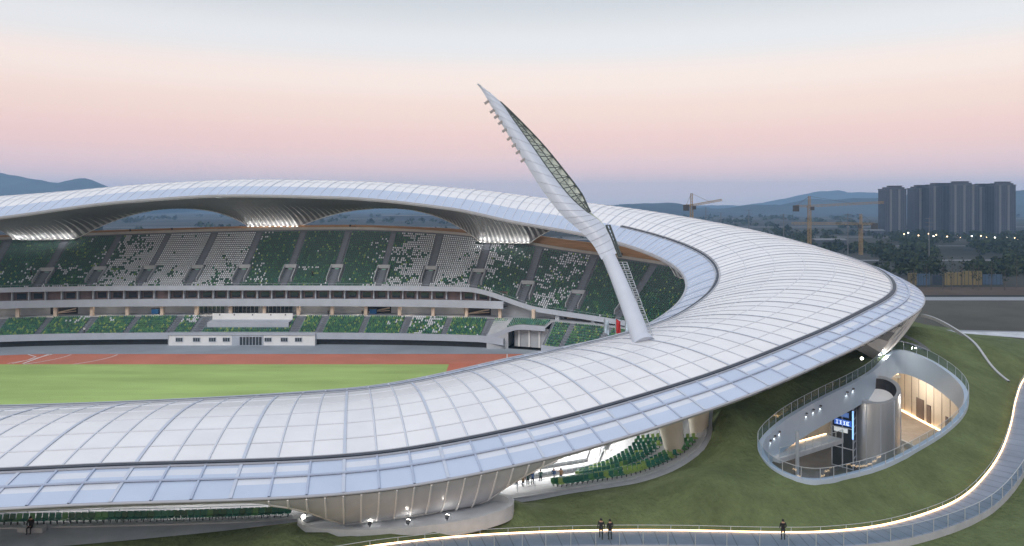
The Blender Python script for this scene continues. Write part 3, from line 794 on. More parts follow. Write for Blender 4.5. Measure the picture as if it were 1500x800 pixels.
# thin out points that all but coincide
cl = []
for p in ctl:
    if all((p.xy-q.xy).length > 1.2 for q in cl): cl.append(p)
C2 = np.array([(p.x, p.y) for p in cl]); Cz = np.array([p.z for p in cl])
def phi(r2): return .5*r2*np.log(r2+1e-9)
S_ = 50.0
A = phi(((C2[:,None]-C2[None])**2).sum(-1)/S_**2); n_ = len(cl)
A = np.block([[A+np.eye(n_)*5e-6, np.c_[np.ones(n_), C2/S_]], [np.c_[np.ones(n_), C2/S_].T, np.zeros((3,3))]])
sol = np.linalg.solve(A, np.r_[Cz, 0, 0, 0])
def hillz(xy):
    xy = np.atleast_2d(xy); K = phi(((xy[:,None]-C2[None])**2).sum(-1)/S_**2)
    return K@sol[:n_]+np.c_[np.ones(len(xy)), xy/S_]@sol[n_:]
# W boundary polygon (counter-clockwise: near side left to right, then far side right to left)
Wp = [near(m, -float(WO(near(m, 0).x))) for m in np.linspace(M0, M1, 260)]
Wp += [bowl(l, DEPTH+7, float(Rz(l))-.12) for l in np.linspace(LMAX-4, LMIN+4, 200)]
W2 = np.array([(p.x, p.y) for p in Wp])
dW = np.roll(W2, -1, 0)-np.roll(W2, 1, 0); dW /= np.hypot(*dW.T)[:,None]; nW = np.c_[dW[:,1], -dW[:,0]]
for _ in range(6): nW = (np.roll(nW,1,0)+nW*2+np.roll(nW,-1,0)); nW /= np.hypot(*nW.T)[:,None]
offs = list(np.arange(1.0, 40, 1.4))+list(np.arange(40, 84, 4))
allp = [W2]; allz = [np.array([p.z for p in Wp])]
def inside(poly, xy):
    x, y = xy[:,0], xy[:,1]; r = np.zeros(len(xy), bool); px, py = poly[:,0], poly[:,1]; qx, qy = np.roll(px,-1), np.roll(py,-1)
    for a, b, c, d in zip(px, py, qx, qy):
        cond = ((b > y) != (d > y)) & (x < (c-a)*(y-b)/(d-b+1e-12)+a); r ^= cond
    return r
OV2 = np.array([(p.x, p.y) for p in OVAL])
def dist_poly(poly, xy): return np.sqrt(((xy[:,None]-poly[None])**2).sum(-1).min(1))
def hz_blend(xy, off):
    z = hillz(xy); f = np.clip((off-38)/40, 0, 1); f = f*f*(3-2*f); return np.maximum(z, -.2)*(1-f)+(-.45)*f
for o in offs:
    q = W2+nW*o
    near_side = True
    allp.append(q); allz.append(hz_blend(q, o))
pts = np.concatenate(allp[1:]); zs = np.concatenate(allz[1:])
keep = ~inside(OV2, pts) & (dist_poly(OV2, pts) > .7)
cover = inside(W2, pts); keep &= ~cover
pts = pts[keep]; zs = zs[keep]
pts = np.concatenate([W2, OV2, pts]); zs = np.concatenate([allz[0], [p.z for p in OVAL], zs])
nW_, nO_ = len(W2), len(OV2)
edges = [(i, (i+1) % nW_) for i in range(nW_)]+[(nW_+i, nW_+(i+1) % nO_) for i in range(nO_)]
res = delaunay_2d_cdt([Vector(p) for p in pts], edges, [], 0, 1e-4)
vo, fo = res[0], res[2]; orig = res[3]
ez = [zs[o[0]] if len(o) else None for o in orig]
vxy = np.array([(v.x, v.y) for v in vo])
ez = [float(hillz([vxy[i]])[0]) if z is None else float(z) for i, z in enumerate(ez)]
cen = np.array([vxy[list(f)].mean(0) for f in fo])
bad = inside(W2, cen) | inside(OV2, cen)
ez = np.array(ez)
PA2 = np.array([(p.x, p.y) for p in PATH]); PAz = np.array([p.z for p in PATH]); BA2 = np.array([(p.x, p.y) for p in BASIN]); BAz = np.mean([p.z for p in BASIN]); OVz = np.array([p.z for p in OVAL])
inb = inside(BA2, vxy)
bz_ = BAz_ = np.array([p.z for p in BASIN])[np.sqrt(((vxy[:,None]-BA2[None])**2).sum(-1)).argmin(1)]
ez = np.where(inb, np.minimum(ez, bz_-.6), ez)
ez = np.where(~inb & (dist_poly(BA2, vxy) < 1.3), np.minimum(ez, bz_-.12), ez)
for A2_, Az_, rr_, dz_ in ((PA2, PAz, 2.1, .0), (OV2, OVz, 1.6, -.02)):
    dd = np.sqrt(((vxy[:,None]-A2_[None])**2).sum(-1)); kk = dd.argmin(1); dm = dd.min(1)
    lim = Az_[kk]+dz_+np.clip(dm-rr_, 0, 9)*1.1
    ez = np.where(dm < rr_+3, np.minimum(ez, lim), ez)
hill = MB(); hill.v = [(x, y, z) for (x, y), z in zip(vxy, ez)]
hill.f = [tuple(f) for f, b in zip(fo, bad) if not b]; hill.m = [0]*len(hill.f)
struct(hill.build('hill', mt['grass'], smooth=True))

# ---- ground, field, track
def flat(name, pts, z, mat, kind='structure'):
    b = MB(); b.poly([(x, y, z) for x, y in pts]); return struct(b.build(name, mat), kind)
flat('ground', [(-9000,-1500),(9000,-1500),(9000,9500),(-9000,9500)], -.6, mt['ground'])
ap = [bowl(l, -9.5, 0) for l in np.linspace(LMIN, LMAX, 120)]; apx = [(p.x, p.y) for p in ap]+[(x, 262-y if y > 131 else y) for x, y in []]
apx = [(p.x, p.y) for p in ap]+[(p.x, 131-(p.y-131)*.72) for p in reversed(ap[1:-1])]
flat('apron', apx[::-1], 0.0, mt['apron'])
def capsule(r, ext=0.):
    q = []
    for i in range(41): a = -PI/2+PI*i/40; q.append((-29+r*math.cos(a), 131+r*math.sin(a)))
    for i in range(41): a = PI/2+PI*i/40; q.append((-113+r*math.cos(a), 131+r*math.sin(a)))
    return q
flat('running_track', capsule(48.2), .03, mt['track'])
flat('sprint_straight', [(-29,167.8),(3.4,167.8),(3.4,179.2),(-29,179.2)], .036, mt['track'])
flat('pitch', [(-127.4,94.6),(-14.6,94.6),(-14.6,167.5),(-127.4,167.5)], .06, mt['pitch'])
g = MB()
def line_poly(mb, pts, w, z):
    for a, b in zip(pts[:-1], pts[1:]):
        a = Vector((*a, z)); b = Vector((*b, z)); d = (b-a).normalized(); s = Vector((-d.y, d.x, 0))*w/2
        mb.quad(a-s, b-s, b+s, a+s)
def stagger(px): 
    x0 = (px-750)/F*178.5
    return [(x0+1.6*t-6*t*t, 178.6-11.0*t) for t in np.linspace(0, 1, 9)]
for px in (104, 172): line_poly(g, stagger(px), .3, .045)
line_poly(g, [(-119.5, 178.7), (-115.8, 176), (-115.2, 172), (-117.5, 168.5)], .3, .045)
line_poly(g, [(-114.2, 178.8), (-113.5, 178.6), (-116.3, 168.4)][::-1], .32, .05)
line_poly(g, [((70-750)/F*178.5, 178.9), ((36-750)/F*169, 168.4)], .5, .055)
for i in range(9):
    r = 36.9+i*1.22
    line_poly(g, [(-113, 131+r), (3.2 if i else -29, 131+r)], .06, .05)
line_poly(g, [(-1.2, 168), (-1.2, 179)], .25, .055)
struct(g.build('track_markings', mt['line']))
# ---- path with balustrades
def ribbon_on_hill(line, w, lift, m=5):
    rows = []; N = len(line)
    for t in np.linspace(-.5, .5, m):
        row = []
        for i, p in enumerate(line):
            d = line[min(i+1, N-1)]-line[max(i-1, 0)]; s = Vector((d.y, -d.x, 0)).normalized()
            q = p+s*w*t; row.append(Vector((q.x, q.y, p.z+lift)))
        rows.append(row)
    return rows
pr = ribbon_on_hill(PATH, 2.6, .5)
g = MB(); g.grid(pr, 0)
g.grid([pr[0], [p-Vector((0,0,1.2)) for p in pr[0]]], 1); g.grid([pr[-1], [p-Vector((0,0,1.2)) for p in pr[-1]]], 1)
for i in range(1, len(PATH)-1, 2):
    a, b = pr[0][i], pr[-1][i]; t = (PATH[i+1]-PATH[i-1]).normalized()*.04; up = Vector((0,0,.012))
    g.quad(a-t+up, b-t+up, b+t+up, a+t+up, 2)
struct(g.build('path', [mt['path'], mt['kerb'], M('path_joint', (.14,.16,.19), .8, .1, 1)]))
pc = PATH[60]
fence = thing('path_balustrade', pc, 'glass balustrade with posts along the outer edge of the curved path', 'railing')
rail_run([p+Vector((0,0,.0)) for p in pr[-1]], 'railing', fence, mt['railw'], 1.15, 1.9, .06, True)
fence2 = thing('path_handrail', PATH[61], 'handrail with glowing warm light strip along the inner edge of the curved path', 'railing')
rail_run(pr[0], 'railing', fence2, mt['railw'], .5, 2.2, .045)
g = MB(); g.grid([[p+Vector((0,0,.04)) for p in pr[0]], [p+Vector((0,0,.14)) for p in pr[0]], [p+Vector((0,0,.15))+(q-p).normalized()*.08 for p, q in zip(pr[0], pr[-1])], [p+Vector((0,0,.04))+(q-p).normalized()*.1 for p, q in zip(pr[0], pr[-1])]], 0)
g.build('light_strip', mt['led'], fence2)
# white kerb lines on the hill
def kerb_line(src, w, name):
    c = catmull([P(*q) for q in src], 10, False); g = MB(); hz = hillz([(p.x, p.y) for p in c])
    for p, z in zip(c, hz): p.z = float(z)
    r = ribbon_on_hill(c, w, .22, 2); g.grid(r, 0); g.grid([r[0], [p-Vector((0,0,.5)) for p in r[0]]], 0); g.grid([r[1], [p-Vector((0,0,.5)) for p in r[1]]], 0)
    return g.build(name, mt['kerb'])
struct(kerb_line([(1350,463,125),(1390,479,119),(1420,500,113),(1450,530,106),(1478,553,101)], .32, 'hill_kerb'))
g = MB(); c = catmull([P(*q) for q in [(1290,478,117),(1318,485,114),(1345,497,110),(1363,508,106),(1352,510,105.5),(1320,499,109),(1290,488,112)]], 5, True)
hz = hillz([(p.x, p.y) for p in c]); g.poly([(p.x, p.y, float(z)+.12) for p, z in zip(c, hz)]); struct(g.build('gravel_patch', M('gravel_grey', (.15,.16,.17), .9, .3, 3)))
# ---- basin of the near support cone
bs_t = thing('support_basin', sum(BASIN, Vector())/len(BASIN), 'oval pale concrete basin at the foot of the near grey support cone', 'basin')
g = MB(); cenb = sum(BASIN, Vector())/len(BASIN)
inn = [p+(cenb-p)*.0 for p in BASIN]
g.grid([[p+Vector((0,0,-.3)) for p in inn], [p.lerp(cenb, .5)+Vector((0,0,-.32)) for p in inn], [p.lerp(cenb, .98)+Vector((0,0,-.32)) for p in inn]], 0, True); g.build('basin_floor', mt['concl'], bs_t)
g = MB()
def ring_wall(ring, h0, h1, t):
    N = len(ring); outp = []
    c = sum(ring, Vector())/N
    for i, p in enumerate(ring):
        d = ring[(i+1) % N]-ring[i-1]; s = Vector((d.y, -d.x, 0)).normalized()
        if s.dot(p-c) < 0: s = -s
        outp.append(s*t)
    return [[p+Vector((0,0,h0)) for p in ring], [p+Vector((0,0,h1)) for p in ring], [p+o+Vector((0,0,h1)) for p, o in zip(ring, outp)], [p+o+Vector((0,0,h0)) for p, o in zip(ring, outp)]]
g.grid(ring_wall(BASIN, -1.0, .2, .45), 0, True); g.build('basin_kerb', mt['kerb'], bs_t)

# ------------------------------------------------------------------ courtyard
cy = thing('sunken_courtyard', (42, 86, 3), 'oval sunken courtyard cut in the hill with pale rim band, railing and warm lit walls', 'courtyard')
g = MB(); g.grid([[p+Vector((0,0,-.4)) for p in OVAL], [p+Vector((0,0,.16)) for p in OVAL]], 0, True)
rw = ring_wall(OVAL, -3.1, .16, .5); 
g = MB(); g.grid([rw[0], rw[1], rw[2], rw[3]], 0, True); g.build('rim_band', mt['fascia'], cy)
rwo = [p for p in rw[2]]
rail_run([p for p in rwo]+[rwo[0]], 'railing', cy, mt['railw'], 1.1, 1.55, .05, True)
FZ = 3.0
g = MB(); g.poly([(14,60,FZ),(64.4,60,FZ),(64.4,121,FZ),(14,121,FZ)], 0); g.poly([(55.5,86,FZ+.03),(64.3,86,FZ+.03),(64.3,121,FZ+.03),(52,121,FZ+.03),(52,104,FZ+.03)], 1); g.build('courtyard_floor', [mt['floord'], mt['floor']], cy)
g = MB(); g.quad((64.5,84,FZ),(64.5,121,FZ),(64.5,121,12.8),(64.5,84,10.2), 0)
for y, w, h in ((114.2,2.0,3.4),(111.8,.9,3.0),(107.2,.5,2.6),(105.6,.4,2.4)): g.box((64.4,y,FZ+h/2), (.14,w,h), 0, 1)
for y in np.arange(86, 121, 2.05): g.box((64.48,y,FZ+4.2), (.06,.05,8.4), 0, 1)
g.build('side_wall', [mt['beige'], M('door_brown', (.16,.12,.10), .5, .1, 1)], cy)
g = MB(); g.quad((66,121,FZ),(40,121,FZ),(40,121,13.5),(66,121,12.8), 0); g.box((58,120.6,8.5), (13,1.2,.5), 0, 1); g.box((60.6,120.7,10.3),(3.6,.3,1.4),0,2); g.build('back_wall', [mt['beige'], mt['kerb'], mt['glass']], cy)
g = MB(); g.quad((22,93,FZ),(47,104,FZ),(47,104,12.6),(22,93,10.6), 0)
for i in range(6):
    a = Vector((22,93,0)).lerp(Vector((47,104,0)), (i+.6)/6); g.box((a.x+.1, a.y-.2, 7.5), (.18,.18,9), 0, 1)
g.build('left_wall', [mt['beige'], mt['kerb']], cy)
g = MB(); g.box((64.25,103.5,FZ+.12), (.25,32,.18), 0, 0); a = P(1318,600,119); 
g.bar(Vector((57.5,88,FZ+.1)), Vector((54,112,FZ+.1)), .25, 0, .15); g.box((58,119.9,9.0),(12,.2,.2),0,0); g.build('light_strip', mt['led'], cy)
g = MB(); g.box((55.6,100,FZ+.35),(.4,26,.7),math.radians(8),0); g.build('ramp_kerb', mt['kerb'], cy)
# soffit ring under the hill (keeps daylight out of the hall)
g = MB(); ring3 = [p+Vector((0,0,-3.0)) for p in rw[3]]; cc = Vector((41,86,0))
outer = [Vector((p.x+(p.x-41)*.9, p.y+(p.y-86)*.9, p.z-.2)) for p in ring3]
g.grid([[Vector((p.x,p.y,q.z-2.95)) for p, q in zip(rw[3], OVAL)], [Vector((p.x+(p.x-41)*.5, p.y+(p.y-86)*.5, min(q.z-2.9, float(hillz([(p.x+(p.x-41)*.5, p.y+(p.y-86)*.5)])[0])-1.2))) for p, q in zip(rw[3], OVAL)]], 0, True); g.build('soffit', mt['white'], cy)
# bridge
br = thing('courtyard_bridge', P(1175,660,82), 'narrow railed footbridge with warm strip light leading to the dark glass box in the courtyard', 'bridge')
ba, bb = P(1128,668,77), P(1222,640,88)
g = MB(); d = (bb-ba).normalized(); s = Vector((d.y,-d.x,0))
g.hexa([ba+s*1.1-Vector((0,0,.5)), bb+s*1.1-Vector((0,0,.5)), bb-s*1.1-Vector((0,0,.5)), ba-s*1.1-Vector((0,0,.5)), ba+s*1.1, bb+s*1.1, bb-s*1.1, ba-s*1.1], 0); g.build('deck', mt['kerb'], br)
rail_run([ba.lerp(bb, t)+s*1.05 for t in np.linspace(0,1,9)], 'railing', br, mt['railw'], 1.1, 1.4, .06, True)
g = MB(); g.bar(ba-s*1.0+Vector((0,0,.12)), bb-s*1.0+Vector((0,0,.12)), .14, 0); g.build('light_strip', mt['led'], br)
g = MB(); q = P(1168,690,78); g.tube([(q.x,q.y,FZ),(q.x,q.y,12.6)], .22, 8); g.build('post', mt['railw'], br, True)
# drum
dc = P(1285,640,93.6); dr = thing('steel_drum_tower', (dc.x,dc.y,FZ), 'tall brushed steel cylinder with slanted open top standing in the courtyard', 'tower')
g = MB(); rad = 2.7; N = 40
botr = [Vector((dc.x+rad*math.cos(2*PI*i/N), dc.y+rad*math.sin(2*PI*i/N), FZ)) for i in range(N)]
def topz(i): return 13.1+1.25*math.cos(2*PI*i/N-.9)
topr = [Vector((p.x, p.y, topz(i))) for i, p in enumerate(botr)]
g.grid([[p.lerp(q, t) for p, q in zip(botr, topr)] for t in np.linspace(0,1,6)], 0, True); g.build('shell', mt['steel'], dr, True)
g = MB(); c0 = Vector((dc.x,dc.y,13.1)); g.grid([topr, [p.lerp(c0,.18)-Vector((0,0,.05)) for p in topr]], 0, True); g.grid([[p.lerp(c0,.18)-Vector((0,0,.05)) for p in topr], [p.lerp(c0,.3)-Vector((0,0,1.6)) for p in topr]], 1, True); g.poly([p.lerp(c0,.3)-Vector((0,0,1.2)) for p in topr], 2)
g.build('open_top', [mt['steel'], mt['dark'], mt['white']], dr)
g = MB()
for i in range(0, N, 4): p = botr[i]; n = (p-Vector((dc.x,dc.y,FZ))).normalized(); g.bar(p+n*.02, Vector((p.x,p.y,topz(i)))+n*.02, .06, 0)
g.build('panel_seam', mt['band'], dr)
# glass box with screen
ka, kb, kc = P(1219,690,94.6), P(1250,690,92.6), P(1264,690,97.2)
ka.z = kb.z = kc.z = FZ; kd = ka+kc-kb; kz = 12.6
kt = thing('glass_lift_box', ka, 'dark glazed box with blue display screens beside the steel cylinder in the courtyard', 'lift box')
g = MB(); g.hexa([ka,kb,kc,kd]+[p+Vector((0,0,kz-FZ)) for p in (ka,kb,kc,kd)], 0); g.build('glazing', mt['glass'], kt); g = MB(); g.hexa([p+Vector((0,0,kz-FZ)) for p in (ka,kb,kc,kd)]+[p+Vector((0,0,kz-FZ+.3)) for p in (ka,kb,kc,kd)]); g.build('roof_slab', mt['raild'], kt)
g = MB(); nrm = Vector(((kb-ka).y, -(kb-ka).x, 0)).normalized()
n2_ = Vector(((kc-kb).y, -(kc-kb).x, 0)).normalized()
for t in (0, .5, 1): g.bar(ka.lerp(kb,t)+nrm*.06, ka.lerp(kb,t)+nrm*.06+Vector((0,0,kz-FZ)), .11, 0)
for z in (0.1, 2.6, 5.2, 7.9, 10.2): g.bar(ka+nrm*.05+Vector((0,0,z)), kb+nrm*.05+Vector((0,0,z)), .1, 0)
for t in (.33, .66, 1):
    g.bar(kb.lerp(kc,t)+n2_*.05, kb.lerp(kc,t)+n2_*.05+Vector((0,0,kz-FZ)), .1, 0)
for z in np.arange(.5, 9.4, 1.0): g.bar(kb+n2_*.05+Vector((0,0,z)), kc+n2_*.05+Vector((0,0,z)), .08, 0)
g.build('mullion', mt['band'], kt)
g = MB(); g.bar(kb+nrm*.14+Vector((0,0,4.0)), kb+nrm*.14+Vector((0,0,7.6)), .14, 0); g.build('blue_tube_light', M('blue_tube', (.3,.5,1), .4, 0, 1, emit=1.2, ecol=(.25,.5,1)), kt)
def scr(z0, z1, mat, name, a=.12, b=.92):
    g = MB(); p, q = ka.lerp(kb,a)+nrm*.12, ka.lerp(kb,b)+nrm*.12
    g.hexa([p+Vector((0,0,z0)), q+Vector((0,0,z0)), q-nrm*.06+Vector((0,0,z0)), p-nrm*.06+Vector((0,0,z0)), p+Vector((0,0,z1)), q+Vector((0,0,z1)), q-nrm*.06+Vector((0,0,z1)), p-nrm*.06+Vector((0,0,z1))]); return g.build(name, mat, kt)
so = scr(5.5, 6.25, mt['screen'], 'screen'); scr(6.6, 7.2, M('screen_dim', (.03,.08,.22), .3, .3, 2, emit=.5, ecol=(.1,.2,.5)), 'screen', .1, .8); scr(4.6, 5.15, M('screen_pale', (.6,.65,.68), .3, .3, 3, emit=.45), 'screen', .1, .75)
g = MB()
def stroke(u0, v0, u1, v1):
    p, q = ka.lerp(kb,.2+.66*u0)+nrm*.15+Vector((0,0,5.58+.58*v0)), ka.lerp(kb,.2+.66*u1)+nrm*.15+Vector((0,0,5.58+.58*v1)); g.bar(p, q, .07, 0, .03)
for i in range(4):
    x = i*.26
    stroke(x, .85, x+.18, .85); stroke(x, .1, x+.18, .1); stroke(x+.09, .1, x+.09, .85)
    if i in (1, 2): stroke(x+.02, .5, x+.16, .5)
    if i == 3: stroke(x, .1, x, .85)
g.build('screen_lettering', mt['screenw'], so)
def point(name, loc, W, col, size=.4):
    l = bpy.data.lights.new(name, 'POINT'); l.energy = W; l.color = col; l.shadow_soft_size = size
    o = bpy.data.objects.new(name, l); o.location = loc; COL.objects.link(o); return o
warm = (1,.88,.74)
for q, W in (((60.5,97,9.5),900),((60.5,112,9.5),1100),((52,114,10.5),500),((32,91,9.0),600),((40,97.5,9.5),500),((26,84,8.5),250),((50,108,9),400)):
    point('courtyard_lamp', q, W, warm)
# small downlights under the rim band
for i in (4, 6, 8, 18, 20, 22, 30, 32):
    p = OVAL[i]; c_ = Vector((41,86,0)); q = p+(Vector((c_.x-p.x, c_.y-p.y, 0)).normalized())*.22-Vector((0,0,.5))
    g = MB(); g.box(q, (.22,.22,.16), 0, 0); g.box(q-Vector((0,0,.11)), (.16,.16,.06), 0, 1); g.build('downlight', [mt['raild'], mt['conerib']], cy)
    l_ = bpy.data.lights.new('rim_downlight', 'SPOT'); l_.energy = 22; l_.color = (1,.95,.86); l_.spot_size = math.radians(95); l_.shadow_soft_size = .05
    o_ = bpy.data.objects.new('rim_downlight', l_); o_.location = q-Vector((0,0,.2)); COL.objects.link(o_)
# ------------------------------------------------------------------ lamps at the cones
for k in (5, 6, 7):
    for du in (-7.4,-6,-4.4,-2.6,-.8,1.0,2.8,4.6,6.2,7.6):
        u = cu[k][0]+du/ROOF_LEN; Lp = L_pt(u)[0]; I = roof(u, 0); dirn = Vector((I.x-Lp.x, I.y-Lp.y, 0)).normalized()
        point('cone_uplight', Lp+dirn*2.2+Vector((0,0,.3)), 60, (1,.97,.93), .06)
        g = MB(); c = Lp+dirn*1.0+Vector((0,0,.25)); g.box(c, (.6,.16,.10), math.atan2(dirn.x,-dirn.y), 0); g.box(c-Vector((0,0,.16)), (.8,.36,.2), math.atan2(dirn.x,-dirn.y), 1)
        o = g.build('uplight', [mt['upl'], mt['raild']], None, loc=c-Vector((0,0,.26)))
        tag(o, 'white strip uplight at the foot of the %s far support cone' % {5:'rightmost',6:'middle',7:'leftmost'}[k], 'lamp', 'uplights at the %s far cone' % {5:'rightmost',6:'middle',7:'leftmost'}[k])
# right-hand cone seen over the courtyard
for du in (-1.6, 1.6):
    u = cu[2][0]+du/ROOF_LEN; Lp = L_pt(u)[0]; Op = roof(u, 1); dirn = Vector((Op.x-Lp.x, Op.y-Lp.y, 0)).normalized()
    point('cone_uplight', Lp+dirn*1.5+Vector((0,0,.6)), 200, (1,.93,.8), .1)
def floodlight(loc, face, label, group=None):
    t = thing('floodlight', loc, label, 'lamp', group)
    g = MB(); loc = Vector(loc); g.box(loc+Vector((0,0,.25)), (.08,.08,.5), 0, 0); g.build('post', mt['raild'], t)
    g = MB(); f = Vector(face).normalized(); g.tube([loc+Vector((0,0,.55))-f*.15, loc+Vector((0,0,.55))+f*.12], [.13,.2], 8, 0); g.build('housing', mt['raild'], t)
    g = MB(); c = loc+Vector((0,0,.55))+f*.13; g.tube([c, c+f*.04], [.19,.17], 8, 0); g.build('lens', mt['ledw'], t)
for i, (px, py) in enumerate(((444,752),(447,743),(452,737))):
    a = P(px, py+14, 62.0+i*.9); floodlight(a, (.4,-.8,.2), ['lowest','middle','top'][i]+' one of three lit floodlights beside the left end of the oval basin')
floodlight(P(1262,531,96), (-.2,-.95,.05), 'bright floodlight under the roof edge above the courtyard rim')
for n_i, (px_, lab_) in enumerate(((520,'small lit floodlight on the left part of the oval basin floor'),(590,'small lit floodlight in the middle of the oval basin floor'),(668,'small lit floodlight on the right part of the oval basin floor'))):
    fp = min((p for p in BASIN if p.y < cenb.y), key=lambda p: abs(750+F*p.x/p.y-px_)); q_ = fp.lerp(cenb, .22)+Vector((0,0,-.3))
    floodlight(q_, (.1, .8, .6), lab_); point('basin_lamp', q_+Vector((0,.15,.62)), 16, (1,.96,.9), .03)
for m, i in ((m_of_x(-46), 12),(m_of_x(-34), 12),(m_of_x(-22), 12),(m_of_x(2), 18),(m_of_x(9), 21),(m_of_x(18), 21)):
    q = deck(m, i); point('deck_lamp', q+Vector((0,0,6.5)), 620 if m < m_of_x(-10) else (1500 if m < m_of_x(5) else 5200), (1,.97,.93), .15)

for t_ in range(12, 150, 9):
    u_ = u_of_t(t_); a_ = roof(u_, .10, -2.0); b_ = roof(u_, .62); b_.z = a_.z-19
    l_ = bpy.data.lights.new('canopy_lamp', 'SPOT'); l_.energy = 5200; l_.color = (.97,.98,1); l_.spot_size = math.radians(100); l_.spot_blend = .6; l_.shadow_soft_size = .1
    o_ = bpy.data.objects.new('canopy_lamp', l_); o_.location = a_; o_.rotation_euler = (b_-a_).to_track_quat('-Z', 'Y').to_euler(); COL.objects.link(o_)
for l in np.arange(-84, 70, 14): point('concourse_lamp', bowl(l, -.9, 8.6), 70, (1,.8,.6), .3)
# ------------------------------------------------------------------ light mast
mast = thing('light_mast', P(940,499,104), 'tall leaning white leaf-shaped floodlight mast rising from the roof', 'light mast')
_best = None
for _u in np.linspace(u_of_t(-48), u_of_t(-12), 300):
    for _s in np.linspace(.02, .6, 80):
        _p = roof(_u, _s); _e = math.hypot(750+F*_p.x/_p.y-940, YH+F*(CZ-_p.z)/_p.y-498)
        if _best is None or _e < _best[0]: _best = (_e, _p.y)
DB = _best[1]; DT = DB+26.
def md(py): return DB+(DT-DB)*(499-py)/(499-123)
def mp(px, py, dd=0.): return P(px, py, md(py)+dd)
cl_ = [(941,503),(930,470),(915,432),(903,402),(892,377)]
g = MB(); g.tube([mp(*q) for q in cl_], [DB/104*q for q in (1.36,1.30,1.20,1.12,1.06)], 20); g.build('tube', mt['mast'], mast, True)
g = MB(); q0, q1 = mp(943,504), mp(939.5,496); g.tube([q0,q1], [1.75*DB/104,1.42*DB/104], 20); g.build('base_collar', mt['mast'], mast, True)
Lc = [(881,380),(868,358),(848,337),(822,314),(796,281),(770,240),(745,199),(722,160),(707,134),(698.5,123)]
Rc = [(903,371),(893,345),(880,325),(862,312),(836,289),(808,254),(779,213),(754,178),(733,149),(700.5,122.5)]
Tc = [(903.5,371),(893.5,345),(881,324.5),(865,310),(852,284),(828,252),(797,214),(765,180),(734,150),(701,122.3)]
def dense(c): return catmull([Vector((x,y,0)) for x,y in c], 5, False)
Ld, Rd, Td = dense(Lc), dense(Rc), dense(Tc); NS = len(Ld)
front = []; back = []; lat_in = []
for i, (l, r, t) in enumerate(zip(Ld, Rd, Td)):
    ti = i/(NS-1); bul = 2.2*math.sin(PI*min(1, .12+ti*.88))+.1; bul = max(.15, bul)
    if i < 6: bul = 1.1
    pl, pr_ = mp(l.x,l.y,.4), mp(r.x,r.y,0); wq = pr_-pl
    row = []
    for k in range(9):
        s = k/8; row.append(pl.lerp(pr_, s)+Vector((0,-1,0))*bul*math.sin(PI*s)*.55)
    front.append(row)
    pt = mp(t.x,t.y,2.2*math.sin(PI*ti)**.6+.3)
    back.append([pl.lerp(pt, s)+Vector((0,1,0))*bul*math.sin(PI*s)*.7 for s in np.linspace(0,1,7)])
    lat_in.append((pr_, pt))
g = MB(); g.grid(front, 0)
for i in range(0, NS, 2): g.tube([p+Vector((0,-.03,0)) for p in front[i]], .045, 4, 1)
g.build('blade_shell', [mt['mast'], M('mast_seam', (.46,.50,.56), .4, .05, 1)], mast, True)
g = MB(); g.grid([list(r) for r in back], 0); g.build('back_shell', mt['mastin'], mast, True)
g = MB()
for i in range(15, 40, 1):
    a, b = lat_in[i]; 
    if (a-b).length < .25: continue
    c = a.lerp(b, .5)+Vector((0,-.1,0))
    if i % 2 == 0: g.bar(a, b, .12)
    a2, b2 = lat_in[i+1]
    g.bar(a.lerp(b,.5), a2.lerp(b2,.5), .1)
    g.bar(a if i % 2 else b, b2 if i % 2 else a2, .07)
g.tube([b for a, b in lat_in[15:41]], .13, 5); g.tube([a for a, b in lat_in[15:41]], .12, 5); g.build('lattice', mt['lat'], mast)
for i, (px, py) in enumerate(((707,150),(715,163),(721,171),(727,180),(733,191),(740,203),(747,213),(753,223),(760,235))):
    g = MB(); c = mp(px+6, py, .3); R = Matrix.Rotation(math.radians(-35), 3, 'Y'); g.box(c, (.8,.5,.36), 0, 0, R); g.bar(c, mp(px+8, py-2, .3), .12, 0); g.build('floodlight', mt['lamp'], mast)
for i in range(8):
    t = i/7; a = Vector((905+t*33, 384+t*92, 0)); g = MB()
    w, h = 13, 11
    def q(u, v, dd): return mp(a.x+u*w+v*4, a.y+v*h, dd)
    for u in (0, .5, 1): g.bar(q(u,0,.2), q(u,1,.2), .09)
    for v in (0, .33, .66, 1): g.bar(q(0,v,.2), q(1,v,.2), .09)
    g.bar(q(-.4,.5,0), q(0,.5,.2), .12); g.build('lamp_rack', mt['railw'], mast)
g = MB(); g.bar(mp(888,330,1), mp(907,376,.8), .22); g.bar(mp(893,330,1.4), mp(910,376,1), .22)
for t in np.linspace(0,1,9): g.bar(mp(888+19*t,330+46*t,1), mp(893+17*t,330+46*t,1.4), .14)
g.build('ladder', mt['lat'], mast)

# ------------------------------------------------------------------ flags
for i, (px, py, mk, lab) in enumerate(((885,487,'flagb','pale blue and white flag hanging from a pole beside the red flag'),(902,489,'flagr','red flag hanging from a pole in the right corner of the bowl'),(916,486,'flagb','pale flag on the pole between the red flag and the light mast'))):
    d = 168; b = P(px, py+10, d); b.z = 1.2; t = thing('flagpole', b, lab, 'flag')
    top = P(px, 466, d); g = MB(); g.tube([b, top], .09, 6); g.build('pole', mt['railw'], t)
    g = MB(); rows = []
    for v in np.linspace(0, 1, 8):
        rows.append([top+Vector((.1+u*1.0, .15*math.sin(u*7+v*3), -.2-v*3.2-u*.6)) for u in np.linspace(0,1,7)])
    g.grid(rows, 0); g.build('flag', mt[mk], t, True)

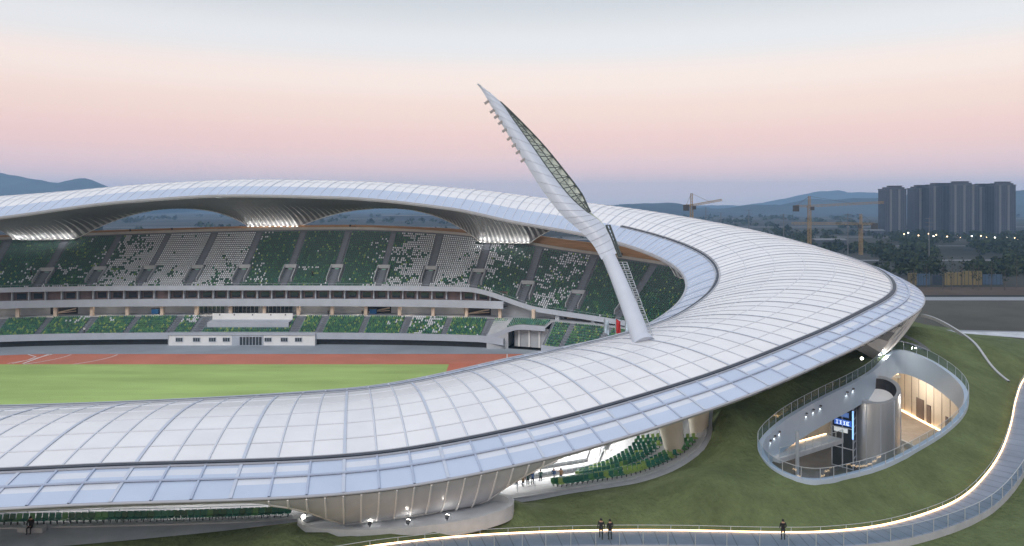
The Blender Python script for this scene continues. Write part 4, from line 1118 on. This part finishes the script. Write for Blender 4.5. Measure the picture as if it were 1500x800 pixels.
# ------------------------------------------------------------------ people
def body(pose):
    # joints: x sideways, y forwards (facing -Y), z up
    J = {}; E = []
    def add(n, p, r): J[n] = (p, r)
    if pose == 'sit':
        add('pel',(0,.05,.50),.15); add('sp',(0,.04,.75),.145); add('ch',(0,-.02,.98),.16); add('nk',(0,-.05,1.13),.065); add('hd',(0,-.08,1.24),.095); add('ht',(0,-.07,1.33),.075)
        for s, n in ((-1,'l'),(1,'r')):
            add('hp'+n,(s*.11,-.02,.49),.10); add('kn'+n,(s*.15,-.42,.50),.07); add('an'+n,(s*.14,-.40,.10),.05); add('to'+n,(s*.15,-.56,.05),.045)
            add('sh'+n,(s*.20,-.02,1.04),.075); add('el'+n,(s*.27,-.12,.78),.05); add('wr'+n,(s*.12,-.34,.66),.04); add('ha'+n,(s*.06,-.40,.64),.04)
    else:
        ln = {'stand':0,'lean':-.10,'walk':-.03,'point':0}[pose]
        add('pel',(0,.02,.95),.15); add('sp',(0,ln*.5,1.16),.135); add('ch',(0,ln,1.36),.16); add('nk',(0,ln*1.2,1.49),.062); add('hd',(0,ln*1.3-.03,1.60),.095); add('ht',(0,ln*1.3-.01,1.69),.075)
        for s, n in ((-1,'l'),(1,'r')):
            st = {'walk': .17*s, 'stand': .03*s, 'lean': .05*s, 'point': .04*s}[pose]
            add('hp'+n,(s*.10,.02,.90),.105); add('kn'+n,(s*.11,-st*.6-.02,.50),.068); add('an'+n,(s*.11,-st+.04,.09),.048); add('to'+n,(s*.13,-st-.12,.045),.042)
            add('sh'+n,(s*.20,ln,1.42),.072)
            if pose == 'lean': add('el'+n,(s*.27,ln-.08,1.16),.05); add('wr'+n,(s*.16,ln-.30,1.09),.038); add('ha'+n,(s*.12,ln-.39,1.09),.04)
            elif pose == 'point' and s > 0: add('el'+n,(s*.36,-.12,1.28),.05); add('wr'+n,(s*.52,-.25,1.35),.038); add('ha'+n,(s*.60,-.30,1.37),.038)
            elif pose == 'walk': add('el'+n,(s*.27,ln+.10*s,1.14),.05); add('wr'+n,(s*.25,ln-.08+.15*s,.92),.038); add('ha'+n,(s*.24,ln-.12+.16*s,.84),.04)
            else: add('el'+n,(s*.28,.03,1.14),.05); add('wr'+n,(s*.22,-.14,.98),.038); add('ha'+n,(s*.16,-.20,.94),.04)
    chain = [('pel','sp'),('sp','ch'),('ch','nk'),('nk','hd'),('hd','ht')]
    for n in 'lr': chain += [('pel','hp'+n),('hp'+n,'kn'+n),('kn'+n,'an'+n),('an'+n,'to'+n),('ch','sh'+n),('sh'+n,'el'+n),('el'+n,'wr'+n),('wr'+n,'ha'+n)]
    names = list(J); me = bpy.data.meshes.new('body'); me.from_pydata([J[n][0] for n in names], [(names.index(a), names.index(b)) for a, b in chain], [])
    o = bpy.data.objects.new('person_rig', me); COL.objects.link(o)
    o.modifiers.new('Skin', 'SKIN'); ss = o.modifiers.new('Sub', 'SUBSURF'); ss.levels = 1; ss.render_levels = 1
    for i, n in enumerate(names):
        sv = me.skin_vertices[0].data[i]; sv.radius = (J[n][1], J[n][1]*(.72 if n in ('pel','sp','ch') else 1)); sv.use_root = (n == 'pel')
    bpy.context.view_layer.update()
    dg = bpy.context.evaluated_depsgraph_get(); out = bpy.data.meshes.new_from_object(o.evaluated_get(dg))
    bpy.data.objects.remove(o)
    hd = Vector(J['hd'][0]); hands = [Vector(J['ha'+n][0]) for n in 'lr']; ank = [Vector(J['to'+n][0]) for n in 'lr']
    hip = J['pel'][0][2]
    return out, hd, hands, ank, hip
bodies = {p: body(p) for p in ('stand','lean','walk','point','sit')}
def person(loc, rz, pose, coat, label, group=None, scale=1., legs='trous', hairk='hair'):
    src, hd, hands, ank, hip = bodies[pose]
    key = 'person_%s_%s_%s' % (pose, coat, legs)
    me = bpy.data.meshes.get(key)
    if me is None:
        me = src.copy(); me.name = key; me.materials.clear()
        for k in ('skin', coat, legs, 'rubber'): me.materials.append(mt[k])
        for p in me.polygons:
            c = p.center; p.use_smooth = True
            if (c-hd).length < .2 or min((c-h).length for h in hands) < .07: p.material_index = 0
            elif min((c-a).length for a in ank) < .14 and c.z < .13: p.material_index = 3
            elif c.z < hip-.02 and abs(c.x) < .22 and (pose != 'sit' or c.y < -.05 or c.z < .5): p.material_index = 2
            else: p.material_index = 1
    o = bpy.data.objects.new('person', me); COL.objects.link(o); o.location = loc; o.rotation_euler = (0,0,rz); o.scale = (scale,)*3
    tag(o, label, 'person', group)
    hm = bpy.data.meshes.get('hair_'+pose)
    if hm is None:
        b = MB(); rows = []
        for i in range(6):
            th = PI*.62*i/5; rows.append([hd+Vector((.112*math.sin(th)*math.cos(a), .02+.122*math.sin(th)*math.sin(a), .03+.135*math.cos(th))) for a in np.linspace(0, 2*PI, 11)[:-1]])
        b.grid(rows, 0, True); h = b.build('hair', mt['hair'], None, True); hm = h.data; hm.name = 'hair_'+pose; bpy.data.objects.remove(h)
        for p in list(hm.polygons): pass
    h = bpy.data.objects.new('hair', hm); COL.objects.link(h); h.parent = o
    return o
def on_path(px, k0=0):
    best = min(PATH, key=lambda p: abs(750+F*p.x/p.y-px)); return best+Vector((0,0,.5))
person(on_path(876)+Vector((0,-.2,0)), math.radians(170), 'walk', 'coatk', 'left one of two people in black standing together on the curved path')
person(on_path(886)+Vector((.05,-.35,0)), math.radians(200), 'stand', 'coatk', 'right one of two people in black standing together on the curved path')
person(on_path(1146.5)+Vector((0,0,0)), math.radians(185), 'stand', 'coatk', 'person in long black coat standing alone on the curved path')
sm = m_of_x(near(m_of_x(-40.5),0).x)
sp = near(sm, -.75, .02)
g = MB(); g.box(sp+Vector((0,.12,.20)), (2.2,.55,.40), near_rot(sm)); tag(g.build('stone_bench', mt['kerb'], None, loc=sp), 'low pale stone bench on the rim walkway under the seated person', 'bench')
person(sp+Vector((0,0,-.02)), math.radians(10), 'sit', 'coatk', 'person in black sitting on the rim edge beside the left rows of seats')
grp = [(757,717,'stand','coato','person in an orange-red top at the railing, leftmost of the group by the support cone'),(767,716,'lean','coatt','person in a tan top at the railing, second from the left in the group'),(770+0,716,None,None,None),(774,712,'stand','coatg','person in dark green beside the railing, between the tan and dark blue tops'),(780.5,711,'lean','coatb','person in a dark blue top leaning on the railing in the middle of the group'),(792,708,'lean','coatg','person in a dark green coat facing the railing, right of the one in dark blue'),(810.5,706,'stand','coatb','person in a bright blue top and pale trousers on the deck'),(822,706,'point','coatt','person in a tan top with one arm stretched out, rightmost of the group')]
GRP_GRID = []
for m_ in np.linspace(m_of_x(-8), m_of_x(14), 120):
    for i in np.arange(4, 24, .4):
        p = near(m_, i); p.z = near(m_, 0).z-.05-SL*.8*int((i-.4)/.8) if i < .4+.8*NROW else deck(m_, i).z
        GRP_GRID.append((750+F*p.x/p.y, YH+F*(CZ-p.z)/p.y, p, i))
for px, py, pose, coat, lab in grp:
    if not pose: continue
    best = min(GRP_GRID, key=lambda g_: abs(g_[0]-px)+1.5*abs(g_[1]-py)-.05*g_[3])
    p = best[2]
    person(p, random.uniform(-.5,.5)+PI, pose, coat, lab, None, .86, 'trous' if coat != 'coatb' or pose == 'lean' else 'coatw')
for l, pose, rz, lab in ((-44.5,'stand',0,'dark figure on the far rim above the green seats left of the middle cone'),(-33,'lean',0,'small dark figure leaning at the far rim just left of the middle cone'),(20.4,'stand',0,'left figure of a pair standing on the far rim right of the middle cone'),(22.0,'stand',.5,'right figure of a pair standing on the far rim right of the middle cone'),(54.0,'walk',1,'figure walking along the far rim just left of the right-hand cone'),(55.6,'walk',1,'figure following another along the far rim left of the right-hand cone'),(93,'stand',0,'dark figure on the timber rim right of the light mast knee'),(116,'stand',0,'lone dark figure on the rim near the right end of the bowl')):
    p = bowl(l, DEPTH+1.4, float(Rz(l))-.1); person(p, rz, pose, 'coatk' if l != 22.0 else 'coatt', lab)
for l, k, lab in ((-63.5,8,'person in black among the upper seats beside the second exit box from the left'),(14,VK0+2,'person in black standing beside an exit box in the dark green upper block')):
    person(bowl(l, DEPTH*k/NR+.3, row_z(l,k)), 0, 'stand', 'coatk', lab)
for l, lab in ((20.5,'dark figure on the concourse stairs right of the press seats'),(30,'figure beside the right-hand blue bin on the far concourse'),(-36,'pale figure at the foot of the lower seats left of the press block')):
    if l == -36: person(bowl(l-6.7, lo(1)+.2, lz(l,1)), 0, 'stand', 'coatw', lab)
    else: person(bowl(l, -2.6, CON), .2, 'stand', 'coatk', lab)

# ------------------------------------------------------------------ beyond: roads, fields, towers, cranes
flat('dry_field', [(105,150),(420,150),(900,292),(900,300),(60,286),(60,190)], -.5, mt['field'])
flat('earth_field', [(60,300),(900,304),(900,330),(60,330)], -.52, mt['earth'])
flat('road', [(40,284),(1200,280),(1200,294),(40,294)], -.46, mt['road'])
flat('service_road', [(112,214),(230,196),(600,150),(600,162),(230,204),(112,219)], -.44, mt['road'])
flat('paved_plaza', [(126,214),(150,199),(260,190),(260,204)], -.42, M('plaza_pale', (.46,.49,.53), .6, .25, .25))
for k, (y0, w, x0, x1) in enumerate(((470,6,-500,900),(640,5,-700,1200),(820,9,-900,1500),(1200,14,-1500,2500),(1900,20,-2500,3000))):
    flat('country_road', [(x0,y0),(x1,y0+30),(x1,y0+30+w),(x0,y0+w)], -.50+.004*k, mt['road'])
def ridge(name, prof, d, depth, seed, n=140):
    xs = [q[0] for q in prof]; f = smooth_curve(xs, [q[1] for q in prof])
    rows = [[] for _ in range(9)]; rg = np.random.default_rng(seed); ph = rg.random(8)*9
    for px in np.linspace(xs[0], xs[-1], n):
        top = CZ-(float(f(px))-YH)/F*d
        top += sum(math.sin(px*(.05*2**k)+ph[k])*(d/F)*(.8/1.5**k) for k in range(5))
        top = max(top, 2)
        for r in range(9):
            t = r/8; x = (px-750)/F*(d)
            z = -1+(top+1)*(1-abs(2*t-1))**1.15; z *= 1+.12*math.sin(px*.09+r*2.1+ph[r % 8])*(1 if r != 4 else 0)
            rows[r].append((x+.012*depth*math.sin(px*.03+r), d+(t-.5)*depth, z))
    g = MB(); g.grid(rows, 0); return struct(g.build(name, mt['mtn'], smooth=True))
ridge('mountain', [(-700,268),(-400,252),(-150,262),(-40,254),(0,252.5),(25,256),(55,264),(80,268),(98,264),(114,260.5),(128,263),(140,269),(160,275),(220,290),(300,302)], 3600, 1500, 1)
ridge('mountain', [(700,304),(860,301),(930,298),(970,297),(1012,303),(1068,305),(1090,301),(1140,301),(1180,291),(1230,293),(1270,290),(1300,289),(1350,283),(1400,290),(1470,285),(1500,280),(1560,276),(1700,285),(2100,290)], 2900, 1200, 2)
ridge('mountain', [(800,303),(1060,301),(1120,297),(1165,287),(1200,280),(1226,278),(1250,283),(1280,282),(1320,288),(1420,292),(1480,286),(1600,280),(1900,290)], 5200, 1500, 3)
ridge('mountain', [(100,306),(300,306),(480,303),(600,304),(750,305)], 3900, 1200, 4)
# towers
def tower(x0, x1, ytop, d, depth, label, floors=21, group=None):
    a = P(x0, 345, d); b = P(x1, 345, d); zt = CZ-(ytop-YH)/F*d; w = b.x-a.x; c = Vector(((a.x+b.x)/2, d+depth/2, 0))
    t = thing('apartment_tower', (c.x, c.y, -1), label, 'tower block', group)
    g = MB(); z0 = -1; H = zt-z0
    g.box((c.x, c.y, z0+(H-4)/2), (w, depth, H-4), 0, 0); g.build('wall', mt['tower'], t)
    n = max(5, int(w/2.6)); fr = MB(); wi = MB()
    for sgn, nn, ww in ((0, n, w), (1, max(3, int(depth/3)), depth)):
        for i in range(nn):
            u = (i+.5)/nn*ww-ww/2
            if sgn == 0:
                if i % 4 == 2: fr.box((c.x+u, c.y-depth/2-.35, z0+(H-4.5)/2), (ww/nn*.9, .7, H-4.5), 0, 1); continue
                wi.box((c.x+u, c.y-depth/2-.05, z0+(H-6)/2), (ww/nn*.55, .3, H-6), 0, 0)
                fr.box((c.x+u-ww/nn/2, c.y-depth/2-.25, z0+(H-4.2)/2), (.35, .6, H-4.2), 0, 0)
            else: wi.box((c.x-w/2-.05, c.y+u, z0+(H-6)/2), (.3, ww/nn*.5, H-6), 0, 0)
    for k in range(1, floors): fr.box((c.x, c.y-depth/2-.14, z0+k*(H-5)/floors), (w*.97, .4, .9), 0, 0)
    wi.build('window', mt['towerw'], t); fr.build('balcony', [mt['tower'], mt['towerl']], t)
    g = MB(); g.box((c.x, c.y, zt-4.4), (w+.8, depth+.8, 1.2), 0, 0); g.box((c.x+w*.05, c.y, zt-2.9), (w*.82, depth*.7, 2.2), 0, 1); g.box((c.x+w*.1, c.y, zt-1.0), (w*.55, depth*.5, 1.6), 0, 1); g.box((c.x+w*.1, c.y-1, zt-.1), (w*.62, depth*.55, .4), 0, 0)
    g.build('roof_crown', [mt['tower'], mt['towerw']], t)
tower(1297, 1328, 272, 905, 18, 'leftmost slate-blue apartment tower standing apart beside the crane jib')
tower(1340, 1362, 271, 930, 18, 'low left wing tower of the middle apartment cluster')
tower(1361, 1393, 268, 915, 18, 'centre tower of the middle apartment cluster')
tower(1391, 1427, 265.5, 900, 18, 'tallest tower at the right end of the middle apartment cluster')
tower(1428, 1458, 269, 915, 18, 'left tower of the right-hand apartment cluster')
tower(1457, 1488, 266, 898, 18, 'rightmost apartment tower at the edge of the skyline')
# low buildings far away
for i, (px0, px1, yt, yb, d, lab) in enumerate(((1268,1296,338,346,880,'low pale block left of the leftmost apartment tower'),(640,720,318,324,1500,'long low grey building on the plain behind the right-hand cone'),(560,640,316,321,1700,'long low pale shed on the plain between the middle and right cones'),(790,870,352,357,660,'long white shed roof seen through the gap behind the mast'),(1195,1240,352,357,640,'long flat pale shed left of the short crane'),(1335,1365,322,330,1250,'low block between the left tower and the middle cluster'))):
    a = P(px0,yb,d); b = P(px1,yb,d); h = (yb-yt)/F*d; t = thing('shed', ((a.x+b.x)/2, d+6, -.6), lab, 'building')
    g = MB(); g.box(((a.x+b.x)/2, d+6, a.z/2+h/2-.3), (b.x-a.x, 12, a.z+h+.6), 0, 0); g.build('wall', mt['tower'], t)
    g = MB(); zt = a.z+h; g.hexa([(a.x-.5,d-.6,zt),(b.x+.5,d-.6,zt),(b.x+.5,d+12.6,zt),(a.x-.5,d+12.6,zt),(a.x-.5,d+5,zt+1.4),(b.x+.5,d+5,zt+1.4),(b.x+.5,d+7,zt+1.4),(a.x-.5,d+7,zt+1.4)]); g.build('roof', mt['towerl'], t)
# cranes
def lattice(mb, a, b, w, n, m=0, bw=.22):
    a = Vector(a); b = Vector(b); d = (b-a).normalized(); u = d.cross(Vector((0,0,1)))
    if u.length < .1: u = Vector((1,0,0))
    u.normalize(); v = d.cross(u)
    cs_ = [u*x*w/2+v*y*w/2 for x, y in ((-1,-1),(1,-1),(1,1),(-1,1))]
    for c in cs_: mb.bar(a+c, b+c, bw, m)
    for i in range(n):
        p = a.lerp(b, i/n); q = a.lerp(b, (i+1)/n)
        for k in range(4): mb.bar(p+cs_[k], q+cs_[(k+1) % 4], bw*.7, m)
        for k in range(4): mb.bar(q+cs_[k], q+cs_[(k+1) % 4], bw*.7, m)
def crane(px, ytop, yjib, pxj, yj2, pxc, d, label):
    base = P(px, 400, d); base.z = -.6; jz = CZ-(yjib-YH)/F*d; tz = CZ-(ytop-YH)/F*d
    t = thing('tower_crane', base, label, 'crane')
    sc = d/500.
    g = MB(); lattice(g, base, (base.x, base.y, jz), 1.9*sc, 22, 0, .2); g.build('mast', mt['crane'], t)
    je = P(pxj, yj2, d); ce = P(pxc, yjib, d); top = Vector((base.x, base.y, tz))
    g = MB(); lattice(g, (base.x, base.y, jz), je, 1.3*sc, 18, 0, .17); g.build('jib', mt['crane'], t)
    g = MB(); lattice(g, (base.x, base.y, jz), ce, 1.3*sc, 5, 0, .17); g.build('counter_jib', mt['crane'], t)
    g = MB(); g.box(ce-Vector((0,0,1.6*sc)), (3.6*sc, 2.4*sc, 4.2*sc), 0, 0); g.build('counterweight', mt['craned'], t)
    g = MB(); g.box((base.x+(1.6 if pxj > px else -1.6)*sc, base.y-1.4*sc, jz-1.6*sc), (2*sc, 1.8*sc, 2.4*sc), 0, 0); g.build('cab', mt['craned'], t)
    g = MB(); lattice(g, (base.x, base.y, jz), top, 1.2*sc, 4, 0, .17); g.build('peak', mt['crane'], t)
    g = MB(); g.bar(top, Vector((base.x, base.y, jz)).lerp(je, .62), .14); g.bar(top, ce, .14); g.build('tie_cable', mt['craned'], t)
    return t
crane(1013, 283.5, 301, 1057, 293, 1005, 430, 'left yellow tower crane with a short raised jib rising behind the roof')
crane(1185.5, 287.5, 302, 1294, 296.5, 1166, 470, 'tallest yellow tower crane with a long level jib reaching towards the apartment towers')
crane(1261, 313.5, 328, 1160, 327, 1281, 540, 'short yellow tower crane with its jib pointing left, beside the pale poles')
# poles and pylons
for i, (px, yt, yb, d, lab) in enumerate(((1242,312,372,480,'pale pylon mast between the two right-hand cranes'),(1148,313,352,560,'pale pylon mast left of the tallest crane'),(1361,318,378,440,'tall pale pole in front of the middle apartment cluster'),(1097,307,330,900,'distant power pylon on the plain left of the tallest crane'),(1034,303,318,1000,'distant power pylon just right of the left crane'),(1056,311,322,1000,'small distant power pylon among the fields right of the left crane'))):
    b = P(px, yb, d); b.z = -.6; top = P(px, yt, d); t = thing('pylon', b, lab, 'pylon')
    g = MB(); g.tube([b, top], [.45*d/480, .2*d/480], 6); g.build('mast', mt['towerl'], t)
    g = MB()
    for k in range(3): z = top.z-1.0-k*2.6*d/480; g.bar((b.x-2.6*d/480, d, z), (b.x+2.6*d/480, d, z), .3, 0)
    g.build('cross_arm', mt['towerl'], t)
# street lamps
for i, (px, py) in enumerate(((1324,343),(1330,341),(1345,345),(1360,342.5),(1367,346),(1371,344),(1387,346.5),(1401.5,345),(1406,348),(1418.5,350),(1423,346),(1436.5,345.5),(1445,347.5),(1457,348),(1462,350),(1469,351.5),(1474,348),(1486,348.5),(1491,351),(1499,353))):
    d = 760; top = P(px, py, d); b = Vector((top.x, d, -.6)); r = random.random()
    g = MB(); g.tube([b, top], .12, 5, 1); g.bar(top, top+Vector((1.2,0,.1)), .12, 1)
    for k in range(4): a = 0
    g.tube([top+Vector((.3,0,-.55)), top+Vector((.3,0,-.25)), top+Vector((.3,0,.25)), top+Vector((.3,0,.5))], [.12,.48,.48,.12], 8, 0)
    o = g.build('street_lamp', [mt['lampw'] if i % 3 != 1 else mt['lampc'], mt['railw']], None, loc=b)
    tag(o, ('warm' if i % 3 != 1 else 'white')+' glowing street lamp below the apartment towers', 'street lamp', ('warm' if i % 3 != 1 else 'white')+' street lamps below the towers')
for i in range(12):
    px = 812+i*4.6; d = 640; top = P(px, 356.5+random.random(), d); b = Vector((top.x, d, -.6))
    g = MB(); g.tube([b, top], .1, 4, 1); g.tube([top+Vector((0,0,-.3)), top, top+Vector((0,0,.3))], [.12,.42,.12], 6, 0)
    o = g.build('street_lamp', [mt['lampc'], mt['railw']], None, loc=b); tag(o, 'tiny white street lamp in the row seen through the gap behind the light mast', 'street lamp', 'lamps in the gap behind the mast')
# hoardings
def hoarding(px0, px1, y0, y1, d, mk, label):
    a = P(px0, y1, d); b = P(px1, y1, d); zt = CZ-(y0-YH)/F*d; t = thing('hoarding', ((a.x+b.x)/2, d, -.6), label, 'hoarding')
    g = MB(); g.box(((a.x+b.x)/2, d, (zt-.6)/2), (b.x-a.x, .25, zt+.6), 0, 0)
    for k in range(5): x = a.x+(b.x-a.x)*(k+.5)/5; g.box((x, d-.16, (zt-.6)/2), (.2,.1,zt+.4), 0, 1)
    g.build('panel', [mt[mk], mt['hoardd']], t)
    g = MB()
    for k in range(4): x = a.x+(b.x-a.x)*k/3; g.bar((x, d+.3, -.6), (x, d+.3, zt+.6), .25)
    g.build('post', mt['raild'], t)
hoarding(1330,1343,400,416,338,'hoardy','yellow and blue site hoarding just right of the roof edge, left end of the row')
hoarding(1343,1362,401,417,338,'hoardb','plain blue site hoarding beside the yellow left-end one')
hoarding(1366,1380,403,416,340,'hoardd','dark navy site hoarding in the middle of the row')
hoarding(1384,1410,399,417,338,'hoardy','longer yellow site hoarding right of the dark one')
hoarding(1410,1438,397,413,339,'hoardy','rightmost yellow site hoarding, set slightly higher')
hoarding(1440,1468,402,414,341,'hoardb','rightmost blue site hoarding')
# trees
def clump_tree(mb, x, y, z0, h, w, n, leaf):
    for i in range(n):
        a = random.random()*2*PI; u = random.random()**.5; zz = random.random()
        rr = w*.5*u*(math.sin(PI*(.12+.85*zz))**.7)
        p = Vector((x+rr*math.cos(a), y+rr*math.sin(a), z0+h*(.12+.86*zz)))
        s = leaf*random.uniform(.6, 1.4); q = Vector((random.gauss(0,1), random.gauss(0,1), random.gauss(0,1))).normalized(); r = q.orthogonal().normalized(); q2 = q.cross(r)
        mb.quad(p-r*s-q2*s*.6, p+r*s-q2*s*.7, p+r*s*.8+q2*s*.7, p-r*s*.8+q2*s*.6, 0 if random.random() < .5 else 1)
wood = MB()
for i in range(1500):
    d = 380+560*random.random()**1.3; px = random.uniform(930, 1640)
    if n2(px*.02, d*.012, 4) < .38: continue
    clump_tree(wood, (px-750)/F*d, d, -.6, random.uniform(3.5, 7.5), random.uniform(5, 11), 34, 1.0)
for i in range(700):
    d = random.uniform(950, 2300); px = random.uniform(-50, 1600)
    if n2(px*.012, d*.004, 8) < .5: continue
    clump_tree(wood, (px-750)/F*d, d, -.6, random.uniform(5, 10), random.uniform(10, 26), 16, 2.6)
for i in range(160):
    d = random.uniform(420, 900); px = random.uniform(-20, 900)
    if n2(px*.02, d*.01, 14) < .45: continue
    clump_tree(wood, (px-750)/F*d, d, -.6, random.uniform(3, 6), random.uniform(5, 10), 26, 1.0)
w_ = struct(wood.build('far_wood', [mt['leaf'], mt['leafd']]), 'stuff'); w_['label'] = 'dark low woodland on the plain beyond the stadium'
ytl = ['behind the left yellow hoarding','behind the plain blue hoarding','beside the dark hoarding','in front of the longer yellow hoarding','between the two yellow hoardings','at the right end of the yellow hoardings','left of the rightmost blue hoarding','in front of the rightmost blue hoarding','at the right edge of the picture','far right beyond the hoardings']
for i, px in enumerate((1338,1357,1381,1394,1409,1425,1433,1452,1472,1489)):
    d = 322+random.uniform(-6,6); b = P(px, 420, d); b.z = -.6; h = random.uniform(9,14); t = thing('young_tree', b, 'thin bare young tree '+ytl[i], 'tree', 'young trees by the hoardings')
    g = MB(); g.tube([b, b+Vector((.1,0,h*.5)), b+Vector((.2,0,h))], [.22,.14,.05], 6)
    for k in range(9): z = h*(.35+.06*k); a = k*2.4; g.bar(b+Vector((0,0,z)), b+Vector((math.cos(a)*1.5, math.sin(a)*1.5, z+1.6)), .08)
    g.build('trunk', mt['bark'], t)
    g = MB(); clump_tree(g, b.x, b.y, b.z+h*.3, h*.75, 3.6, 60, .26); g.build('crown', [mt['leaf'], mt['leafd']], t)

# ------------------------------------------------------------------ air
hz_m = bpy.data.materials.new('haze'); hz_m.use_nodes = True; nt = hz_m.node_tree; nt.nodes.remove(nt.nodes['Principled BSDF'])
pv = nt.nodes.new('ShaderNodeVolumePrincipled'); pv.inputs['Color'].default_value = (.40,.66,1.0,1); pv.inputs['Density'].default_value = .00017; pv.inputs['Anisotropy'].default_value = 0.
nt.links.new(pv.outputs[0], nt.nodes['Material Output'].inputs['Volume'])
g = MB(); g.box((0, 3000, 118), (17000, 7600, 240)); hzo = struct(g.build('haze', hz_m), 'stuff'); hzo['label'] = 'pale blue dusk haze over the plain'

# ------------------------------------------------------------------ sky, light, camera
wd = bpy.data.worlds.new('World'); SC.world = wd; wd.use_nodes = True; nt = wd.node_tree; L = nt.links.new
bg = nt.nodes['Background']; out = nt.nodes['World Output']
sky = nt.nodes.new('ShaderNodeTexSky'); sky.sky_type = 'NISHITA'; sky.sun_disc = False; sky.sun_elevation = math.radians(4); sky.sun_rotation = math.radians(200)
L(sky.outputs[0], bg.inputs[0]); bg.inputs[1].default_value = .03
tc = nt.nodes.new('ShaderNodeTexCoord'); sx = nt.nodes.new('ShaderNodeSeparateXYZ'); L(tc.outputs['Generated'], sx.inputs[0])
rp = nt.nodes.new('ShaderNodeValToRGB'); cr = rp.color_ramp; cr.interpolation = 'EASE'
def lin(c): return tuple(((v/255+.055)/1.055)**2.4 if v > 10 else v/255/12.92 for v in c)
stops = [(0.0,(226,216,220)),(.02,(240,220,224)),(.05,(252,213,215)),(.085,(254,209,203)),(.125,(254,219,207)),(.17,(254,232,222)),(.215,(233,230,231)),(.275,(209,210,214)),(.5,(220,225,235)),(1.,(206,214,232))]
mr_ = nt.nodes.new('ShaderNodeMath'); mr_.operation = 'MAXIMUM'; mr_.inputs[1].default_value = 0; L(sx.outputs['Z'], mr_.inputs[0]); L(mr_.outputs[0], rp.inputs[0])
while len(cr.elements) < len(stops): cr.elements.new(.5)
for e, (p, c) in zip(cr.elements, stops): e.position = p; e.color = (*lin(c), 1)
nzs = nt.nodes.new('ShaderNodeTexNoise'); nzs.inputs['Scale'].default_value = 2.0; mps = nt.nodes.new('ShaderNodeMapping'); mps.inputs['Scale'].default_value = (1,1,9); L(tc.outputs['Generated'], mps.inputs[0]); L(mps.outputs[0], nzs.inputs[0])
mxs = nt.nodes.new('ShaderNodeMixRGB'); mxs.blend_type = 'SOFT_LIGHT'; mxs.inputs[0].default_value = .06; L(rp.outputs[0], mxs.inputs[1]); L(nzs.outputs['Fac'], mxs.inputs[2])
bg2 = nt.nodes.new('ShaderNodeBackground'); L(mxs.outputs[0], bg2.inputs[0]); bg2.inputs[1].default_value = .80
ad = nt.nodes.new('ShaderNodeAddShader'); L(bg.outputs[0], ad.inputs[0]); L(bg2.outputs[0], ad.inputs[1]); L(ad.outputs[0], out.inputs[0])
sl = bpy.data.lights.new('sun', 'SUN'); sl.energy = 1.2; sl.angle = math.radians(25); sl.color = (1,.93,.86)
so_ = bpy.data.objects.new('sun', sl); COL.objects.link(so_); so_.rotation_euler = (math.radians(50), 0, math.radians(-25))
cam = bpy.data.cameras.new('camera'); co = bpy.data.objects.new('camera', cam); COL.objects.link(co)
co.location = (0,0,CZ); co.rotation_euler = (math.radians(90),0,0); cam.sensor_width = 36; cam.lens = F/1500*36; cam.shift_y = -100/1500; cam.clip_end = 20000; cam.clip_start = .5
SC.camera = co
SC.view_settings.view_transform = 'Standard'; SC.view_settings.look = 'None'; SC.view_settings.exposure = .33; SC.view_settings.gamma = 1
SC.render.engine = 'CYCLES'; SC.cycles.use_denoising = True; SC.cycles.max_bounces = 6; SC.cycles.volume_bounces = 1; SC.cycles.transparent_max_bounces = 12
SC.cycles.sample_clamp_indirect = 4
